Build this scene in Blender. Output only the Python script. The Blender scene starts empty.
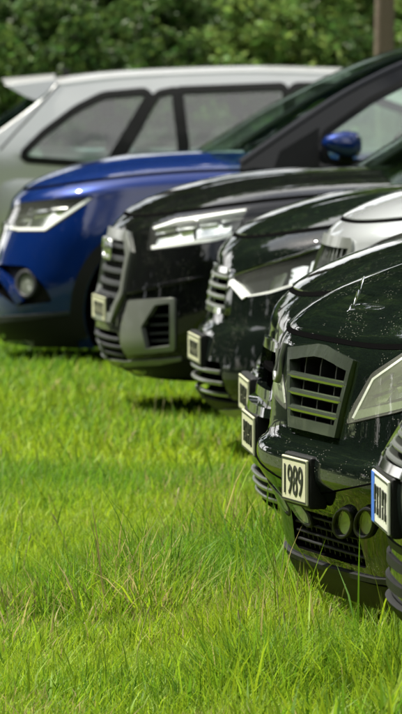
import bpy, bmesh, math, random
import numpy as np
from mathutils import Vector, Matrix, geometry
from mathutils.bvhtree import BVHTree
R = math.radians
random.seed(7); rng = np.random.default_rng(7)
sc = bpy.context.scene
COL = sc.collection

# ------------------------------------------------------------------ camera, sky, sun, exposure
FPX, CAM_H, HORIZON, IW, IH = 7000.0, 1.75, 30.0, 402.0, 714.0
cam_d = bpy.data.cameras.new('camera')
cam = bpy.data.objects.new('camera', cam_d); COL.objects.link(cam)
PITCH = math.atan((IH/2 - HORIZON)/FPX)
cam.location = (0, 0, CAM_H); cam.rotation_euler = (R(90) - PITCH, 0, 0)
cam_d.sensor_fit = 'HORIZONTAL'; cam_d.sensor_width = 36.0; cam_d.lens = FPX/IW*36.0
cam_d.clip_start = 0.5; cam_d.clip_end = 2000
cam_d.dof.use_dof = True; cam_d.dof.focus_distance = 19.0; cam_d.dof.aperture_fstop = 23.0
sc.camera = cam
SUN_EL, SUN_AZ = 58.0, -60.0          # azimuth from +Y (away from the camera) towards +X
sd = Vector((math.sin(R(SUN_AZ))*math.cos(R(SUN_EL)), math.cos(R(SUN_AZ))*math.cos(R(SUN_EL)), math.sin(R(SUN_EL))))
world = bpy.data.worlds.new('World'); sc.world = world; world.use_nodes = True
wn = world.node_tree; bg = wn.nodes['Background']
sky = wn.nodes.new('ShaderNodeTexSky'); sky.sky_type = 'NISHITA'; sky.sun_disc = False
sky.sun_elevation = R(SUN_EL); sky.sun_rotation = R(SUN_AZ); sky.dust_density = 2.5; sky.air_density = 1.0; sky.ozone_density = 0.6
hz = wn.nodes.new('ShaderNodeHueSaturation'); hz.inputs['Saturation'].default_value = .45      # thin high haze whitens the sky
wn.links.new(sky.outputs['Color'], hz.inputs['Color']); # broken bright cloud over the whole sky
ctc = wn.nodes.new('ShaderNodeTexCoord'); cno = wn.nodes.new('ShaderNodeTexNoise'); cno.inputs['Scale'].default_value = 2.6; cno.inputs['Detail'].default_value = 7
crp = wn.nodes.new('ShaderNodeMapRange'); crp.inputs['From Min'].default_value = .47; crp.inputs['From Max'].default_value = .60
cmx = wn.nodes.new('ShaderNodeMix'); cmx.data_type = 'RGBA'; cmx.inputs[7].default_value = (11.5, 11.5, 11.2, 1)
wn.links.new(ctc.outputs['Generated'], cno.inputs['Vector']); wn.links.new(cno.outputs['Fac'], crp.inputs['Value']); wn.links.new(crp.outputs['Result'], cmx.inputs[0])
wn.links.new(hz.outputs['Color'], cmx.inputs[6]); wn.links.new(cmx.outputs[2], bg.inputs['Color']); bg.inputs['Strength'].default_value = 0.10
sl = bpy.data.lights.new('sun', 'SUN'); sl.energy = 5.0; sl.angle = R(0.6); sl.color = (1.0, 0.95, 0.86)
so = bpy.data.objects.new('sun', sl); COL.objects.link(so); so.rotation_euler = (-sd).to_track_quat('-Z', 'Y').to_euler()
so.location = sd*60
sc.view_settings.view_transform = 'Standard'; sc.view_settings.look = 'None'
sc.view_settings.gamma = 1.0; sc.view_settings.exposure = 1.08; sc.view_settings.use_curve_mapping = False
sc.render.engine = 'CYCLES'
sc.cycles.use_denoising = True; sc.cycles.max_bounces = 8; sc.cycles.transparent_max_bounces = 24
sc.cycles.caustics_reflective = False; sc.cycles.caustics_refractive = False; sc.cycles.sample_clamp_indirect = 6

# ------------------------------------------------------------------ materials
MATS = {}
def newmat(name):
    m = bpy.data.materials.new(name); m.use_nodes = True; MATS[name] = m
    return m, m.node_tree, m.node_tree.nodes['Principled BSDF']
def simple(name, col, rough=.5, metal=0, coat=0, spec=.5, bump=0, bscale=60):
    m, t, p = newmat(name)
    p.inputs['Base Color'].default_value = (*col, 1); p.inputs['Roughness'].default_value = rough
    p.inputs['Metallic'].default_value = metal; p.inputs['Coat Weight'].default_value = coat
    p.inputs['Coat Roughness'].default_value = .04; p.inputs['Specular IOR Level'].default_value = spec
    if bump:
        n = t.nodes.new('ShaderNodeTexNoise'); n.inputs['Scale'].default_value = bscale; n.inputs['Detail'].default_value = 5
        tc = t.nodes.new('ShaderNodeTexCoord'); t.links.new(tc.outputs['Object'], n.inputs['Vector'])
        b = t.nodes.new('ShaderNodeBump'); b.inputs['Strength'].default_value = bump; b.inputs['Distance'].default_value = .01
        t.links.new(n.outputs['Fac'], b.inputs['Height']); t.links.new(b.outputs['Normal'], p.inputs['Normal'])
    return m
def paint(name, col, metal=.2, dirt=.5, rough=.35, coat=1.0):
    """car paint: clear coat, faint orange peel, dust film and dried specks"""
    m, t, p = newmat(name)
    tc = t.nodes.new('ShaderNodeTexCoord'); L = t.links.new
    p.inputs['Metallic'].default_value = metal; p.inputs['Roughness'].default_value = rough
    p.inputs['Coat Weight'].default_value = coat; p.inputs['Specular IOR Level'].default_value = 0.0
    n = t.nodes.new('ShaderNodeTexNoise'); n.inputs['Scale'].default_value = 3.5; n.inputs['Detail'].default_value = 6
    L(tc.outputs['Object'], n.inputs['Vector'])
    mr = t.nodes.new('ShaderNodeMapRange'); mr.inputs['From Min'].default_value = .35; mr.inputs['From Max'].default_value = .75
    mr.inputs['To Min'].default_value = .008; mr.inputs['To Max'].default_value = .01 + .05*dirt
    L(n.outputs['Fac'], mr.inputs['Value']); L(mr.outputs['Result'], p.inputs['Coat Roughness'])
    v = t.nodes.new('ShaderNodeTexVoronoi'); v.inputs['Scale'].default_value = 105; L(tc.outputs['Object'], v.inputs['Vector'])
    v2 = t.nodes.new('ShaderNodeTexNoise'); v2.inputs['Scale'].default_value = 6; v2.inputs['Detail'].default_value = 6; L(tc.outputs['Object'], v2.inputs['Vector'])
    lt = t.nodes.new('ShaderNodeMath'); lt.operation = 'LESS_THAN'; lt.inputs[1].default_value = .14; L(v.outputs['Distance'], lt.inputs[0])
    gt = t.nodes.new('ShaderNodeMath'); gt.operation = 'GREATER_THAN'; gt.inputs[1].default_value = .54; L(v2.outputs['Fac'], gt.inputs[0])
    mu = t.nodes.new('ShaderNodeMath'); mu.operation = 'MULTIPLY'; L(lt.outputs[0], mu.inputs[0]); L(gt.outputs[0], mu.inputs[1])
    mu2 = t.nodes.new('ShaderNodeMath'); mu2.operation = 'MULTIPLY'; mu2.inputs[1].default_value = dirt; L(mu.outputs[0], mu2.inputs[0])
    mx = t.nodes.new('ShaderNodeMix'); mx.data_type = 'RGBA'
    mx.inputs[6].default_value = (*col, 1); mx.inputs[7].default_value = (.34, .35, .27, 1); L(mu2.outputs[0], mx.inputs[0])
    L(mx.outputs[2], p.inputs['Base Color'])
    b = t.nodes.new('ShaderNodeBump'); b.inputs['Strength'].default_value = .03; b.inputs['Distance'].default_value = .004
    n2 = t.nodes.new('ShaderNodeTexNoise'); n2.inputs['Scale'].default_value = 30; L(tc.outputs['Object'], n2.inputs['Vector'])
    L(n2.outputs['Fac'], b.inputs['Height']); L(b.outputs['Normal'], p.inputs['Coat Normal'])
    return m
def glass(name, tint=(.8, .85, .82), refl=.5, rough=.01, haze=0.0, hcol=(.8, .82, .76)):
    m, t, p = newmat(name); t.nodes.remove(p); L = t.links.new
    out = t.nodes['Material Output']
    tr = t.nodes.new('ShaderNodeBsdfTransparent'); tr.inputs['Color'].default_value = (*tint, 1)
    gl = t.nodes.new('ShaderNodeBsdfGlossy'); gl.inputs['Roughness'].default_value = rough
    fr = t.nodes.new('ShaderNodeFresnel'); fr.inputs['IOR'].default_value = 1.45
    mp = t.nodes.new('ShaderNodeMath'); mp.operation = 'MULTIPLY_ADD'; mp.inputs[1].default_value = 1.0; mp.inputs[2].default_value = refl*.08
    mp.use_clamp = True
    L(fr.outputs[0], mp.inputs[0])
    gm = t.nodes.new('ShaderNodeNewGeometry'); inv = t.nodes.new('ShaderNodeMath'); inv.operation = 'SUBTRACT'; inv.inputs[0].default_value = 1.0
    L(gm.outputs['Backfacing'], inv.inputs[1]); mb = t.nodes.new('ShaderNodeMath'); mb.operation = 'MULTIPLY'; L(mp.outputs[0], mb.inputs[0]); L(inv.outputs[0], mb.inputs[1])
    mix = t.nodes.new('ShaderNodeMixShader'); L(mb.outputs[0], mix.inputs[0])      # the slab reflects from its outer face only
    base = tr.outputs[0]
    if haze > 0:
        d = t.nodes.new('ShaderNodeBsdfDiffuse'); d.inputs['Color'].default_value = (*hcol, 1)
        hm = t.nodes.new('ShaderNodeMixShader'); hm.inputs[0].default_value = haze
        L(tr.outputs[0], hm.inputs[1]); L(d.outputs[0], hm.inputs[2]); base = hm.outputs[0]
    L(base, mix.inputs[1]); L(gl.outputs[0], mix.inputs[2]); L(mix.outputs[0], out.inputs['Surface'])
    return m
P_BLACK = paint('paint_black', (.0045, .005, .005), 0, .4, .35, .9)
P_DKGRN = paint('paint_black_green', (.004, .0065, .005), 0, .8, .35, .85)
P_GRAPH = paint('paint_graphite', (.005, .0075, .006), 0, .5, .35, .9)
P_BLUE = paint('paint_blue', (.002, .016, .105), .35, .2)
P_SILV = paint('paint_silver', (.47, .48, .475), .45, .1, .36, .8)
P_WHITE = paint('paint_pale_silver', (.36, .38, .385), .3, .2)
M_PLAS = simple('black_plastic', (.007, .0075, .007), .5, spec=.15, bump=.25, bscale=400)
M_GPLAS = simple('grey_plastic', (.030, .032, .035), .5, spec=.2, bump=.2, bscale=300)
M_DARK = simple('recess_black', (.003, .003, .003), .9, spec=0.0)
M_CHROME = simple('chrome', (.75, .76, .74), .08, 1.0)
M_SATIN = simple('satin_metal', (.34, .36, .33), .30, 1.0)
M_SATPAINT = simple('satin_silver_plastic', (.20, .215, .19), .33, .55, .3)
M_GRILLE = simple('grille_green_grey', (.14, .17, .13), .16, .75, .7)
M_RUBBER = simple('rubber', (.012, .012, .012), .75, bump=.4, bscale=120)
M_RIM = simple('rim_alloy', (.30, .31, .31), .3, .9)
M_PLATE = simple('plate_face', (.46, .47, .31), .4)
M_PLATEW = simple('plate_white', (.58, .60, .50), .4)
M_BLUESTRIP = simple('plate_blue', (.02, .12, .55), .35)
M_INK = simple('plate_ink', (.008, .008, .01), .4)
M_SEAT = simple('seat_fabric', (.035, .036, .04), .85, bump=.3, bscale=200)
M_TAN = simple('tan_leather', (.42, .25, .12), .6)
M_DASH = simple('dashboard', (.05, .052, .055), .7, bump=.3, bscale=250)
M_GLASS = glass('window_glass', (.86, .94, .88), .7)
M_GLASSD = glass('tinted_glass', (.45, .55, .50), 1.5)
M_LENS = glass('lamp_lens', (.97, .98, .97), .3, .02, .02)
M_LENSH = glass('lamp_lens_hazed', (.9, .92, .86), 1.0, .03, .09, (.84, .86, .74))
M_LENSO = simple('lamp_strip', (.26, .31, .20), .18, .1, .5)
M_REFL = simple('reflector', (.90, .91, .89), .14, 1.0)
M_LAMPDK = simple('lamp_bezel', (.03, .032, .032), .25, .3)
M_DRL = simple('light_guide', (.85, .87, .84), .2)
M_FOGP = simple('fog_reflector', (.52, .54, .45), .3, .1)
M_FOG = simple('fog_lens', (.20, .22, .18), .12, .3, .6)

# ------------------------------------------------------------------ mesh helpers
def setp(o, label=None, cat=None, group=None, kind=None):
    if label: o['label'] = label
    if cat: o['category'] = cat
    if group: o['group'] = group
    if kind: o['kind'] = kind
    return o
BEVEL = {'grille_frame': .004, 'side_intake': .006, 'fog_ring': .005, 'lamp_rim': .003, 'bumper_crease': .005, 'lip_spoiler': .005, 'lip_strip': .004, 'skid_strip': .004,
         'chin_strip': .006, 'bumper_rib': .008, 'bumper_shelf': .010, 'reflector': .006, 'light_guide': .003, 'window_trim': .003, 'intake_bar': .003, 'arch_cladding': .004, 'slat': .004, 'rear_spoiler': .008, 'spoiler_wing': .006, 'lamp_brow': .003}
def meshobj(name, V, F, mat, parent=None, smooth=35):
    me = bpy.data.meshes.new(name); me.from_pydata([tuple(v) for v in V], [], F); me.validate(); me.update()
    if mat: me.materials.append(mat)
    o = bpy.data.objects.new(name, me); COL.objects.link(o)
    if parent: o.parent = parent
    if smooth:
        me.polygons.foreach_set('use_smooth', [True]*len(me.polygons))
        me.set_sharp_from_angle(angle=R(smooth))
    if name in BEVEL:
        b = o.modifiers.new('edge', 'BEVEL'); b.width = BEVEL[name]; b.segments = 2; b.limit_method = 'ANGLE'; b.angle_limit = R(55)
    return o
def bmobj(name, bm, mat, parent=None, smooth=35):
    me = bpy.data.meshes.new(name); bm.to_mesh(me); bm.free()
    if mat: me.materials.append(mat)
    o = bpy.data.objects.new(name, me); COL.objects.link(o)
    if parent: o.parent = parent
    me.polygons.foreach_set('use_smooth', [True]*len(me.polygons)); me.set_sharp_from_angle(angle=R(smooth))
    return o
def box_bm(c, s, bev=.004, seg=2):
    bm = bmesh.new(); bmesh.ops.create_cube(bm, size=1)
    bmesh.ops.scale(bm, vec=s, verts=bm.verts); bmesh.ops.translate(bm, vec=c, verts=bm.verts)
    if bev: bmesh.ops.bevel(bm, geom=bm.edges[:], offset=bev, segments=seg, affect='EDGES', profile=.6)
    return bm
def tube(pts, r, n=8, closed=False):
    """tube round a polyline; r number or list"""
    pts = [Vector(p) for p in pts]; N = len(pts); V = []; F = []
    rr = r if isinstance(r, (list, tuple)) else [r]*N
    prev = None
    for i, p in enumerate(pts):
        a = pts[(i-1) % N] if (i > 0 or closed) else p; b = pts[(i+1) % N] if (i < N-1 or closed) else p
        d = (b-a).normalized(); up = Vector((0, 0, 1)) if abs(d.z) < .95 else Vector((1, 0, 0))
        s = d.cross(up).normalized(); u = s.cross(d)
        for k in range(n):
            an = 2*math.pi*k/n; V.append(p + (s*math.cos(an) + u*math.sin(an))*rr[i])
    M = N if closed else N-1
    for i in range(M):
        for k in range(n):
            j = (i+1) % N
            F.append((i*n+k, i*n+(k+1) % n, j*n+(k+1) % n, j*n+k))
    if not closed:
        F.append(tuple(range(n-1, -1, -1))); F.append(tuple((N-1)*n+k for k in range(n)))
    return V, F
def pip(pt, poly):
    x, y = pt; c = False; n = len(poly); j = n-1
    for i in range(n):
        xi, yi = poly[i]; xj, yj = poly[j]
        if (yi > y) != (yj > y) and x < (xj-xi)*(y-yi)/(yj-yi+1e-12)+xi: c = not c
        j = i
    return c
def rounded(poly, r, n=4):
    """round the corners of a polygon"""
    out = []; N = len(poly)
    for i in range(N):
        p = Vector(poly[i]); a = Vector(poly[i-1]); b = Vector(poly[(i+1) % N])
        la = (a-p).length; lb = (b-p).length; d = min(r, la*.45, lb*.45)
        p0 = p+(a-p).normalized()*d; p1 = p+(b-p).normalized()*d
        for k in range(n+1):
            t = k/n; out.append(tuple(p0*(1-t)**2 + p*2*t*(1-t) + p1*t*t))
    return out
def ell(cx, cy, rx, ry, n=24, tilt=0):
    return [(cx+rx*math.cos(2*math.pi*k/n)+tilt*ry*math.sin(2*math.pi*k/n), cy+ry*math.sin(2*math.pi*k/n)) for k in range(n)]
def shrink(poly, f, fy=None):
    fy = f if fy is None else fy
    cx = sum(p[0] for p in poly)/len(poly); cy = sum(p[1] for p in poly)/len(poly)
    return [(cx+(x-cx)*f, cy+(y-cy)*fy) for x, y in poly]
def strip(line, w):
    """polygon of width w round a polyline"""
    L = []; Rr = []; n = len(line)
    for i in range(n):
        a = Vector(line[max(i-1, 0)]); b = Vector(line[min(i+1, n-1)]); d = (b-a).normalized(); nn = Vector((-d.y, d.x))
        ww = w[i] if isinstance(w, (list, tuple)) else w
        L.append(tuple(Vector(line[i])+nn*ww/2)); Rr.append(tuple(Vector(line[i])-nn*ww/2))
    return L + Rr[::-1]
def triangulate(poly, holes, res):
    pts = []; edges = []
    for loop in [poly]+list(holes):
        st = len(pts); N = len(loop); loc = []
        for i in range(N):
            a = Vector(loop[i]); b = Vector(loop[(i+1) % N]); k = max(1, int(math.ceil((b-a).length/res)))
            for q in range(k): loc.append(tuple(a.lerp(b, q/k)))
        for i in range(len(loc)): edges.append((st+i, st+(i+1) % len(loc)))
        pts += loc
    xs = [p[0] for p in poly]; ys = [p[1] for p in poly]
    nb = len(pts); border = np.array(pts)
    x = min(xs)+res*.5
    while x < max(xs):
        y = min(ys)+res*.5
        while y < max(ys):
            if pip((x, y), poly) and not any(pip((x, y), h) for h in holes):
                if ((border[:, 0]-x)**2+(border[:, 1]-y)**2).min() > (res*.5)**2: pts.append((x, y))
            y += res
        x += res
    r = geometry.delaunay_2d_cdt([Vector(p) for p in pts], edges, [], 0, 1e-7)
    vs = [tuple(v) for v in r[0]]; tris = []
    for f in r[2]:
        c = (sum(vs[i][0] for i in f)/3, sum(vs[i][1] for i in f)/3)
        if pip(c, poly) and not any(pip(c, h) for h in holes): tris.append(tuple(f))
    return vs, tris
def patch(poly, proj, off0, off1, res, holes=(), tilt=None):
    """a solid slab following a surface: polygon in the projector's plane, from off0 to off1 along the normal"""
    vs, tris = triangulate(poly, holes, res)
    P = [proj(v) for v in vs]; N = len(P)
    o1 = [off1]*N
    if tilt is not None:                          # lean the face: one offset at the top edge, another at the bottom edge
        b0 = min(v[1] for v in vs); b1 = max(v[1] for v in vs); o1 = [tilt+(off1-tilt)*(v[1]-b0)/(b1-b0) for v in vs]
    V = [p+n*q for (p, n), q in zip(P, o1)]+[p+n*off0 for p, n in P]
    # orientation: make the top face look along the normal
    s = 0
    for f in tris[:40]:
        a, b, c = (V[i] for i in f); s += (b-a).cross(c-a).dot(P[f[0]][1])
    if s < 0: tris = [f[::-1] for f in tris]
    F = list(tris)+[tuple(i+N for i in f[::-1]) for f in tris]
    cnt = {}
    for f in tris:
        for k in range(3):
            e = (f[k], f[(k+1) % 3]); cnt[e] = cnt.get(e, 0)+1
    for (a, b) in list(cnt):
        if (b, a) not in cnt: F.append((b, a, a+N, b+N))
    used = sorted({i for f in F for i in f}); mp = {u: k for k, u in enumerate(used)}
    return [V[u] for u in used], [tuple(mp[i] for i in f) for f in F]
def mirror(V, F): return [Vector((v[0], -v[1], v[2])) for v in V], [f[::-1] for f in F]
def catmull(xs, ys, n):
    out = []; m = len(xs)
    for t in np.linspace(0, m-1, n):
        i = min(int(t), m-2); u = t-i
        def at(a, k): return a[max(0, min(m-1, k))]
        def cr(a):
            p0, p1, p2, p3 = at(a, i-1), at(a, i), at(a, i+1), at(a, i+2)
            return .5*((2*p1)+(-p0+p2)*u+(2*p0-5*p1+4*p2-p3)*u*u+(-p0+3*p1-3*p2+p3)*u**3)
        out.append((cr(xs), cr(ys)))
    return out

# ------------------------------------------------------------------ shared wheel, seat meshes
def lathe(prof, n=40):
    """profile of (radius, y) turned round the y axis"""
    V = []; F = []; m = len(prof)
    for k in range(n):
        a = 2*math.pi*k/n
        for r, y in prof: V.append((r*math.cos(a), y, r*math.sin(a)))
    for k in range(n):
        for j in range(m-1):
            q = (k+1) % n; F.append((k*m+j, q*m+j, q*m+j+1, k*m+j+1))
    return V, F
_w = {}
def wheel(parent, x, y, r, side):
    e = bpy.data.objects.new('wheel', None); COL.objects.link(e); e.parent = parent
    e.location = (x, y, r); e.scale = (r/.33, 1, r/.33); e.rotation_euler = (0, random.uniform(0, 1), 0) if side < 0 else (0, 0, math.pi)
    if not _w:
        V, F = lathe([(.21, -.09), (.22, -.105), (.26, -.112), (.30, -.105), (.325, -.085), (.33, -.05), (.33, .05), (.325, .085), (.30, .105), (.26, .112), (.22, .105), (.21, .09)], 48)
        t = meshobj('tyre', V, F, M_RUBBER, e)
        V, F = lathe([(.215, -.10), (.20, -.085), (.19, .02), (.215, .08)], 48)
        for k in range(5):
            bm = box_bm((.115, -.075, 0), (.19, .03, .045), .008)
            bmesh.ops.rotate(bm, cent=(0, 0, 0), matrix=Matrix.Rotation(2*math.pi*k/5, 3, 'Y'), verts=bm.verts)
            s = len(V); bm.verts.ensure_lookup_table()
            V += [tuple(v.co) for v in bm.verts]; F += [tuple(s+v.index for v in f.verts) for f in bm.faces]; bm.free()
        V2, F2 = lathe([(.0, -.095), (.04, -.092), (.05, -.07), (.05, .0)], 24); s = len(V); V += V2; F += [tuple(s+i for i in f) for f in F2]
        V2, F2 = lathe([(.0, -.02), (.15, -.02), (.15, .0), (0, .0)], 32)
        q = meshobj('rim', V, F, M_RIM, e)
        d = meshobj('brake_disc', V2, F2, M_SATIN, e)
        _w.update(t=t.data, q=q.data, d=d.data)
    else:
        for k, nm in (('t', 'tyre'), ('q', 'rim'), ('d', 'brake_disc')):
            o = bpy.data.objects.new(nm, _w[k]); COL.objects.link(o); o.parent = e
    return e
_s = {}
def seat(parent, x, y, z, mat, rot=0):
    e = bpy.data.objects.new('seat', None); COL.objects.link(e); e.parent = parent; e.location = (x, y, z)
    if rot: e.rotation_euler = (0, 0, rot)
    if not _s:
        for nm, c, s, bv in (('cushion', (0, 0, .1), (.5, .48, .16), .06), ('backrest', (0, 0, 0), (.14, .46, .6), .06), ('headrest', (0, 0, 0), (.09, .27, .17), .04)):
            bm = box_bm(c, s, bv, 3); o = bmobj(nm, bm, None); _s[nm] = o.data; bpy.data.objects.remove(o)
    for nm, loc, ry in (('cushion', (0, 0, 0), 0), ('backrest', (.30, 0, .42), .28), ('headrest', (.42, 0, .83), .2)):
        o = bpy.data.objects.new(nm, _s[nm]); COL.objects.link(o); o.parent = e; o.location = loc; o.rotation_euler = (0, ry, 0)
        if not o.data.materials: o.data.materials.append(None)
        o.material_slots[0].link = 'OBJECT'; o.material_slots[0].material = mat if nm != 'headrest' else MATS.get('tan_leather') if mat == M_TAN else mat
    return e

# ------------------------------------------------------------------ car
class Car:
    """local frame: nose centre at the origin, x runs to the rear, -y is the side towards the lane, z up"""
    def __init__(s, name, label, px, d, yaw, mat, L=4.4, hw=.9, zb=.22, zt=.80, crown=.17, rise=.12, D=.5, n=2.7, kx=.8,
                 levels=None, ridge=.010, rise_len=1.3, wheel_x=.86, wheel_r=.33, base=2.6, cowl=1.35, hood_i=.10):
        s.mat = mat; s.L = L; s.hw = hw; s.zt = zt; s.crown = crown; s.cowl = cowl; s.rise = rise
        s.root = bpy.data.objects.new(name, None); COL.objects.link(s.root); setp(s.root, label, 'car')
        X = (px-IW/2)/FPX*d
        s.root.location = (X, d, 0); s.root.rotation_euler = (0, 0, R(yaw)); s.root.empty_display_size = .3
        s.M = Matrix.Translation((X, d, 0)) @ Matrix.Rotation(R(yaw), 4, 'Z'); s.inv = s.M.inverted()
        s.wx = (wheel_x, wheel_x+base); s.wr = wheel_r
        lv = levels or [(0, .11, .90), (.10, .035, .95), (.28, .0, .98), (.5, .0, 1.0), (.7, .02, 1.0), (.87, .05, .988), (1.0, .085, .965)]
        zs = [zb+(zt-zb)*a for a, _, _ in lv]; xo = [b for _, b, _ in lv]; ws = [c for _, _, c in lv]
        NL = 34
        A = catmull(zs, xo, NL); B = catmull(zs, ws, NL)
        NF, NS, NR = 30, 26, 12
        def loop(x0, w, inset, z, g, xr):
            pts = []
            for k in range(NF):
                ph = math.pi/2*(k/NF)
                pts.append((x0+D*(1-math.cos(ph)**(2/n)), w*math.sin(ph)**(2/n)))
            for k in range(NS+1): pts.append((x0+D+(xr-D*.6-x0-D)*k/NS, w))
            for k in range(1, NR+1):
                ph = math.pi/2*(1-k/NR)
                pts.append((xr-D*.6*(1-math.cos(ph)**(2/n)), w*max(0, math.sin(ph))**(2/n)))
            out = []
            for x, y in pts:
                t = max(0, min(1, x/rise_len)); t = t*(2-t)
                rz = ridge*math.exp(-((abs(y)-.36-.07*max(0, x-.2))/.045)**2)*min(1, max(0, (x-.25)/.4)) if inset else 0
                out.append((x, y, z+rise*t*g+rz))
            return out+[(x, -y, zz) for x, y, zz in out[::-1]]
        loops = []
        for (z, a), (_, b) in zip(A, B):
            g = ((z-zb)/(zt-zb))**1.5; loops.append(loop(a, hw*b, 0, z, g, L-a*.6))
        NI = 30; s.ni0 = len(loops)-1; ilist = []
        a = A[-1][1]; w = hw*B[-1][1]; q = 2.25
        for k in range(1, NI+1):
            i = (k/NI)**1.7; ilist.append(i)
            loops.append(loop(a+i*w*kx, w*(1-i), i, zt+crown*(1-(1-i)**q)**(1/q), 1, L-a*.6-i*w*.5))
        m = len(loops[0]); V = [v for lp in loops for v in lp]; F = []
        for k in range(len(loops)-1):
            for j in range(m):
                j2 = (j+1) % m; F.append((k*m+j, (k+1)*m+j, (k+1)*m+j2, k*m+j2))
        F.append(tuple(range(m)))
        bm = bmesh.new(); vv = [bm.verts.new(v) for v in V]
        for f in F:
            try: bm.faces.new([vv[i] for i in f])
            except ValueError: pass
        bmesh.ops.remove_doubles(bm, verts=bm.verts, dist=1e-5)
        bmesh.ops.dissolve_degenerate(bm, edges=bm.edges[:], dist=1e-6)
        bmesh.ops.recalc_face_normals(bm, faces=bm.faces)
        s.bvh = BVHTree.FromBMesh(bm); s.bm = bm
        # hood panel: the deck inside the shut line, raised a little
        k0 = s.ni0+1+next(i for i, v in enumerate(ilist) if v > hood_i)
        V2 = []; F2 = []; half = NF+int(NS*.45)
        cols = [j for j in range(m) if (j < half or j >= m-half)]; cols = list(range(m-half, m))+list(range(0, half))
        rows = list(range(k0, len(loops)-1))
        import itertools
        grid = [[Vector(loops[k][j]) for j in cols] for k in rows]
        def nrm(a, b):
            aa = grid[max(a-1, 0)][b]; bb = grid[min(a+1, len(rows)-1)][b]; cc = grid[a][max(b-1, 0)]; dd = grid[a][min(b+1, len(cols)-1)]
            v = (bb-aa).cross(dd-cc); v = v if v.length > 1e-9 else Vector((0, 0, 1)); v.normalize()
            return v if v.z > 0 else -v
        nr, nc = len(rows), len(cols)
        keep = [[grid[a][b].x < cowl for b in range(nc)] for a in range(nr)]
        for a in range(nr):
            for b in range(nc): V2.append(grid[a][b]+nrm(a, b)*.007)
        for a in range(nr-1):
            for b in range(nc-1):
                if keep[a][b] and keep[a+1][b] and keep[a][b+1] and keep[a+1][b+1]: F2.append((a*nc+b, a*nc+b+1, (a+1)*nc+b+1, (a+1)*nc+b))
        h = meshobj('hood', V2, F2, mat, s.root)
        bm2 = bmesh.new(); bm2.from_mesh(h.data); bmesh.ops.delete(bm2, geom=[v for v in bm2.verts if not v.link_faces], context='VERTS')
        bmesh.ops.recalc_face_normals(bm2, faces=bm2.faces)
        up = sum(f.normal.z for f in bm2.faces)
        if up < 0: bmesh.ops.reverse_faces(bm2, faces=bm2.faces[:])
        be = [e for e in bm2.edges if e.is_boundary]
        ex = bmesh.ops.extrude_edge_only(bm2, edges=be)['geom']
        for v in [g for g in ex if isinstance(g, bmesh.types.BMVert)]: v.co.z -= .011
        bm2.to_mesh(h.data); bm2.free()
        h.data.polygons.foreach_set('use_smooth', [True]*len(h.data.polygons)); h.data.set_sharp_from_angle(angle=R(50))
        s.hood = h; s.cuts = []
        # shut line round the hood: gap shade painted as a black strip along its edge
        V3 = []; F3 = []
        for b, j in enumerate(cols):
            for k in (k0-1, k0):
                p = Vector(loops[k][j]); V3.append(p+nrm(0, b)*(.0015 if k < k0 else .004))
        for b in range(nc-1):
            if grid[0][b].x < cowl and grid[0][b+1].x < cowl: F3.append((2*b, 2*b+2, 2*b+3, 2*b+1))
        gb = bmesh.new(); gv = [gb.verts.new(v) for v in V3]
        for f in F3: gb.faces.new([gv[i] for i in f])
        bmesh.ops.delete(gb, geom=[v for v in gb.verts if not v.link_faces], context='VERTS'); bmesh.ops.remove_doubles(gb, verts=gb.verts, dist=3e-4)
        gp = bmobj('shut_line', gb, M_DARK, s.root)
    # projectors ---------------------------------------------------------
    def _hit(s, o, d):
        loc, n, i, dist = s.bvh.ray_cast(o, d)
        if loc is None:
            loc, n, i, dist = s.bvh.find_nearest(o+d*max(0, (Vector((.3, 0, .6))-o).dot(d)))
        return loc, n
    def front(s, p): return s._hit(Vector((-3, p[0], p[1])), Vector((1, 0, 0)))
    def top(s, p): return s._hit(Vector((p[0], p[1], 4)), Vector((0, 0, -1)))
    def side(s, p): return s._hit(Vector((p[0], -4, p[1])), Vector((0, 1, 0)))
    def pix(s, p):
        u = (p[0]-IW/2)/FPX; v = (IH/2-p[1])/FPX
        dw = Vector((u, math.cos(PITCH)+v*math.sin(PITCH), v*math.cos(PITCH)-math.sin(PITCH))).normalized()
        o = s.inv @ Vector((0, 0, CAM_H)); d = s.inv.to_3x3() @ dw
        return s._hit(o, d)
    def proj(s, k): return {'f': s.front, 't': s.top, 's': s.side, 'p': s.pix}[k]
    RES = {'f': .035, 't': .05, 's': .08, 'p': 7}
    # parts ---------------------------------------------------------------
    def add(s, name, k, poly, o0, o1, mat, parent=None, holes=(), both=False, res=None, label=None):
        V, F = patch(poly, s.proj(k), o0, o1, res or s.RES[k], holes)
        o = meshobj(name, V, F, mat, parent or s.root)
        if label: o['label'] = label
        if both:
            V, F = mirror(V, F); o2 = meshobj(name, V, F, mat, parent if (parent and parent is not s.root and both == 'same') else s.root)
            return o, o2
        return o
    def cut(s, k, poly, depth, both=False, res=None, o1=.04):
        V, F = patch(poly, s.proj(k), -depth, o1, res or s.RES[k]); s.cuts.append((V, F))
        if both: s.cuts.append(mirror(V, F))
    def wheel_cuts(s, extra=.055):
        for x in s.wx:
            for sg in (-1, 1):
                V, F = lathe([(0, -.17), (s.wr+extra, -.17), (s.wr+extra, .17), (0, .17)], 48)
                V = [Vector((a+x, b+sg*(s.hw-.08), c+s.wr)) for a, b, c in V]
                bm = bmesh.new(); vs = [bm.verts.new(v) for v in V]
                for f in F: bm.faces.new([vs[i] for i in f])
                bmesh.ops.remove_doubles(bm, verts=bm.verts, dist=1e-6); bmesh.ops.dissolve_degenerate(bm, edges=bm.edges[:], dist=1e-7)
                bm.verts.index_update()
                s.cuts.append(([v.co.copy() for v in bm.verts], [tuple(v.index for v in f.verts) for f in bm.faces])); bm.free()
                wheel(s.root, x, sg*(s.hw-.115), s.wr, sg)
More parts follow.
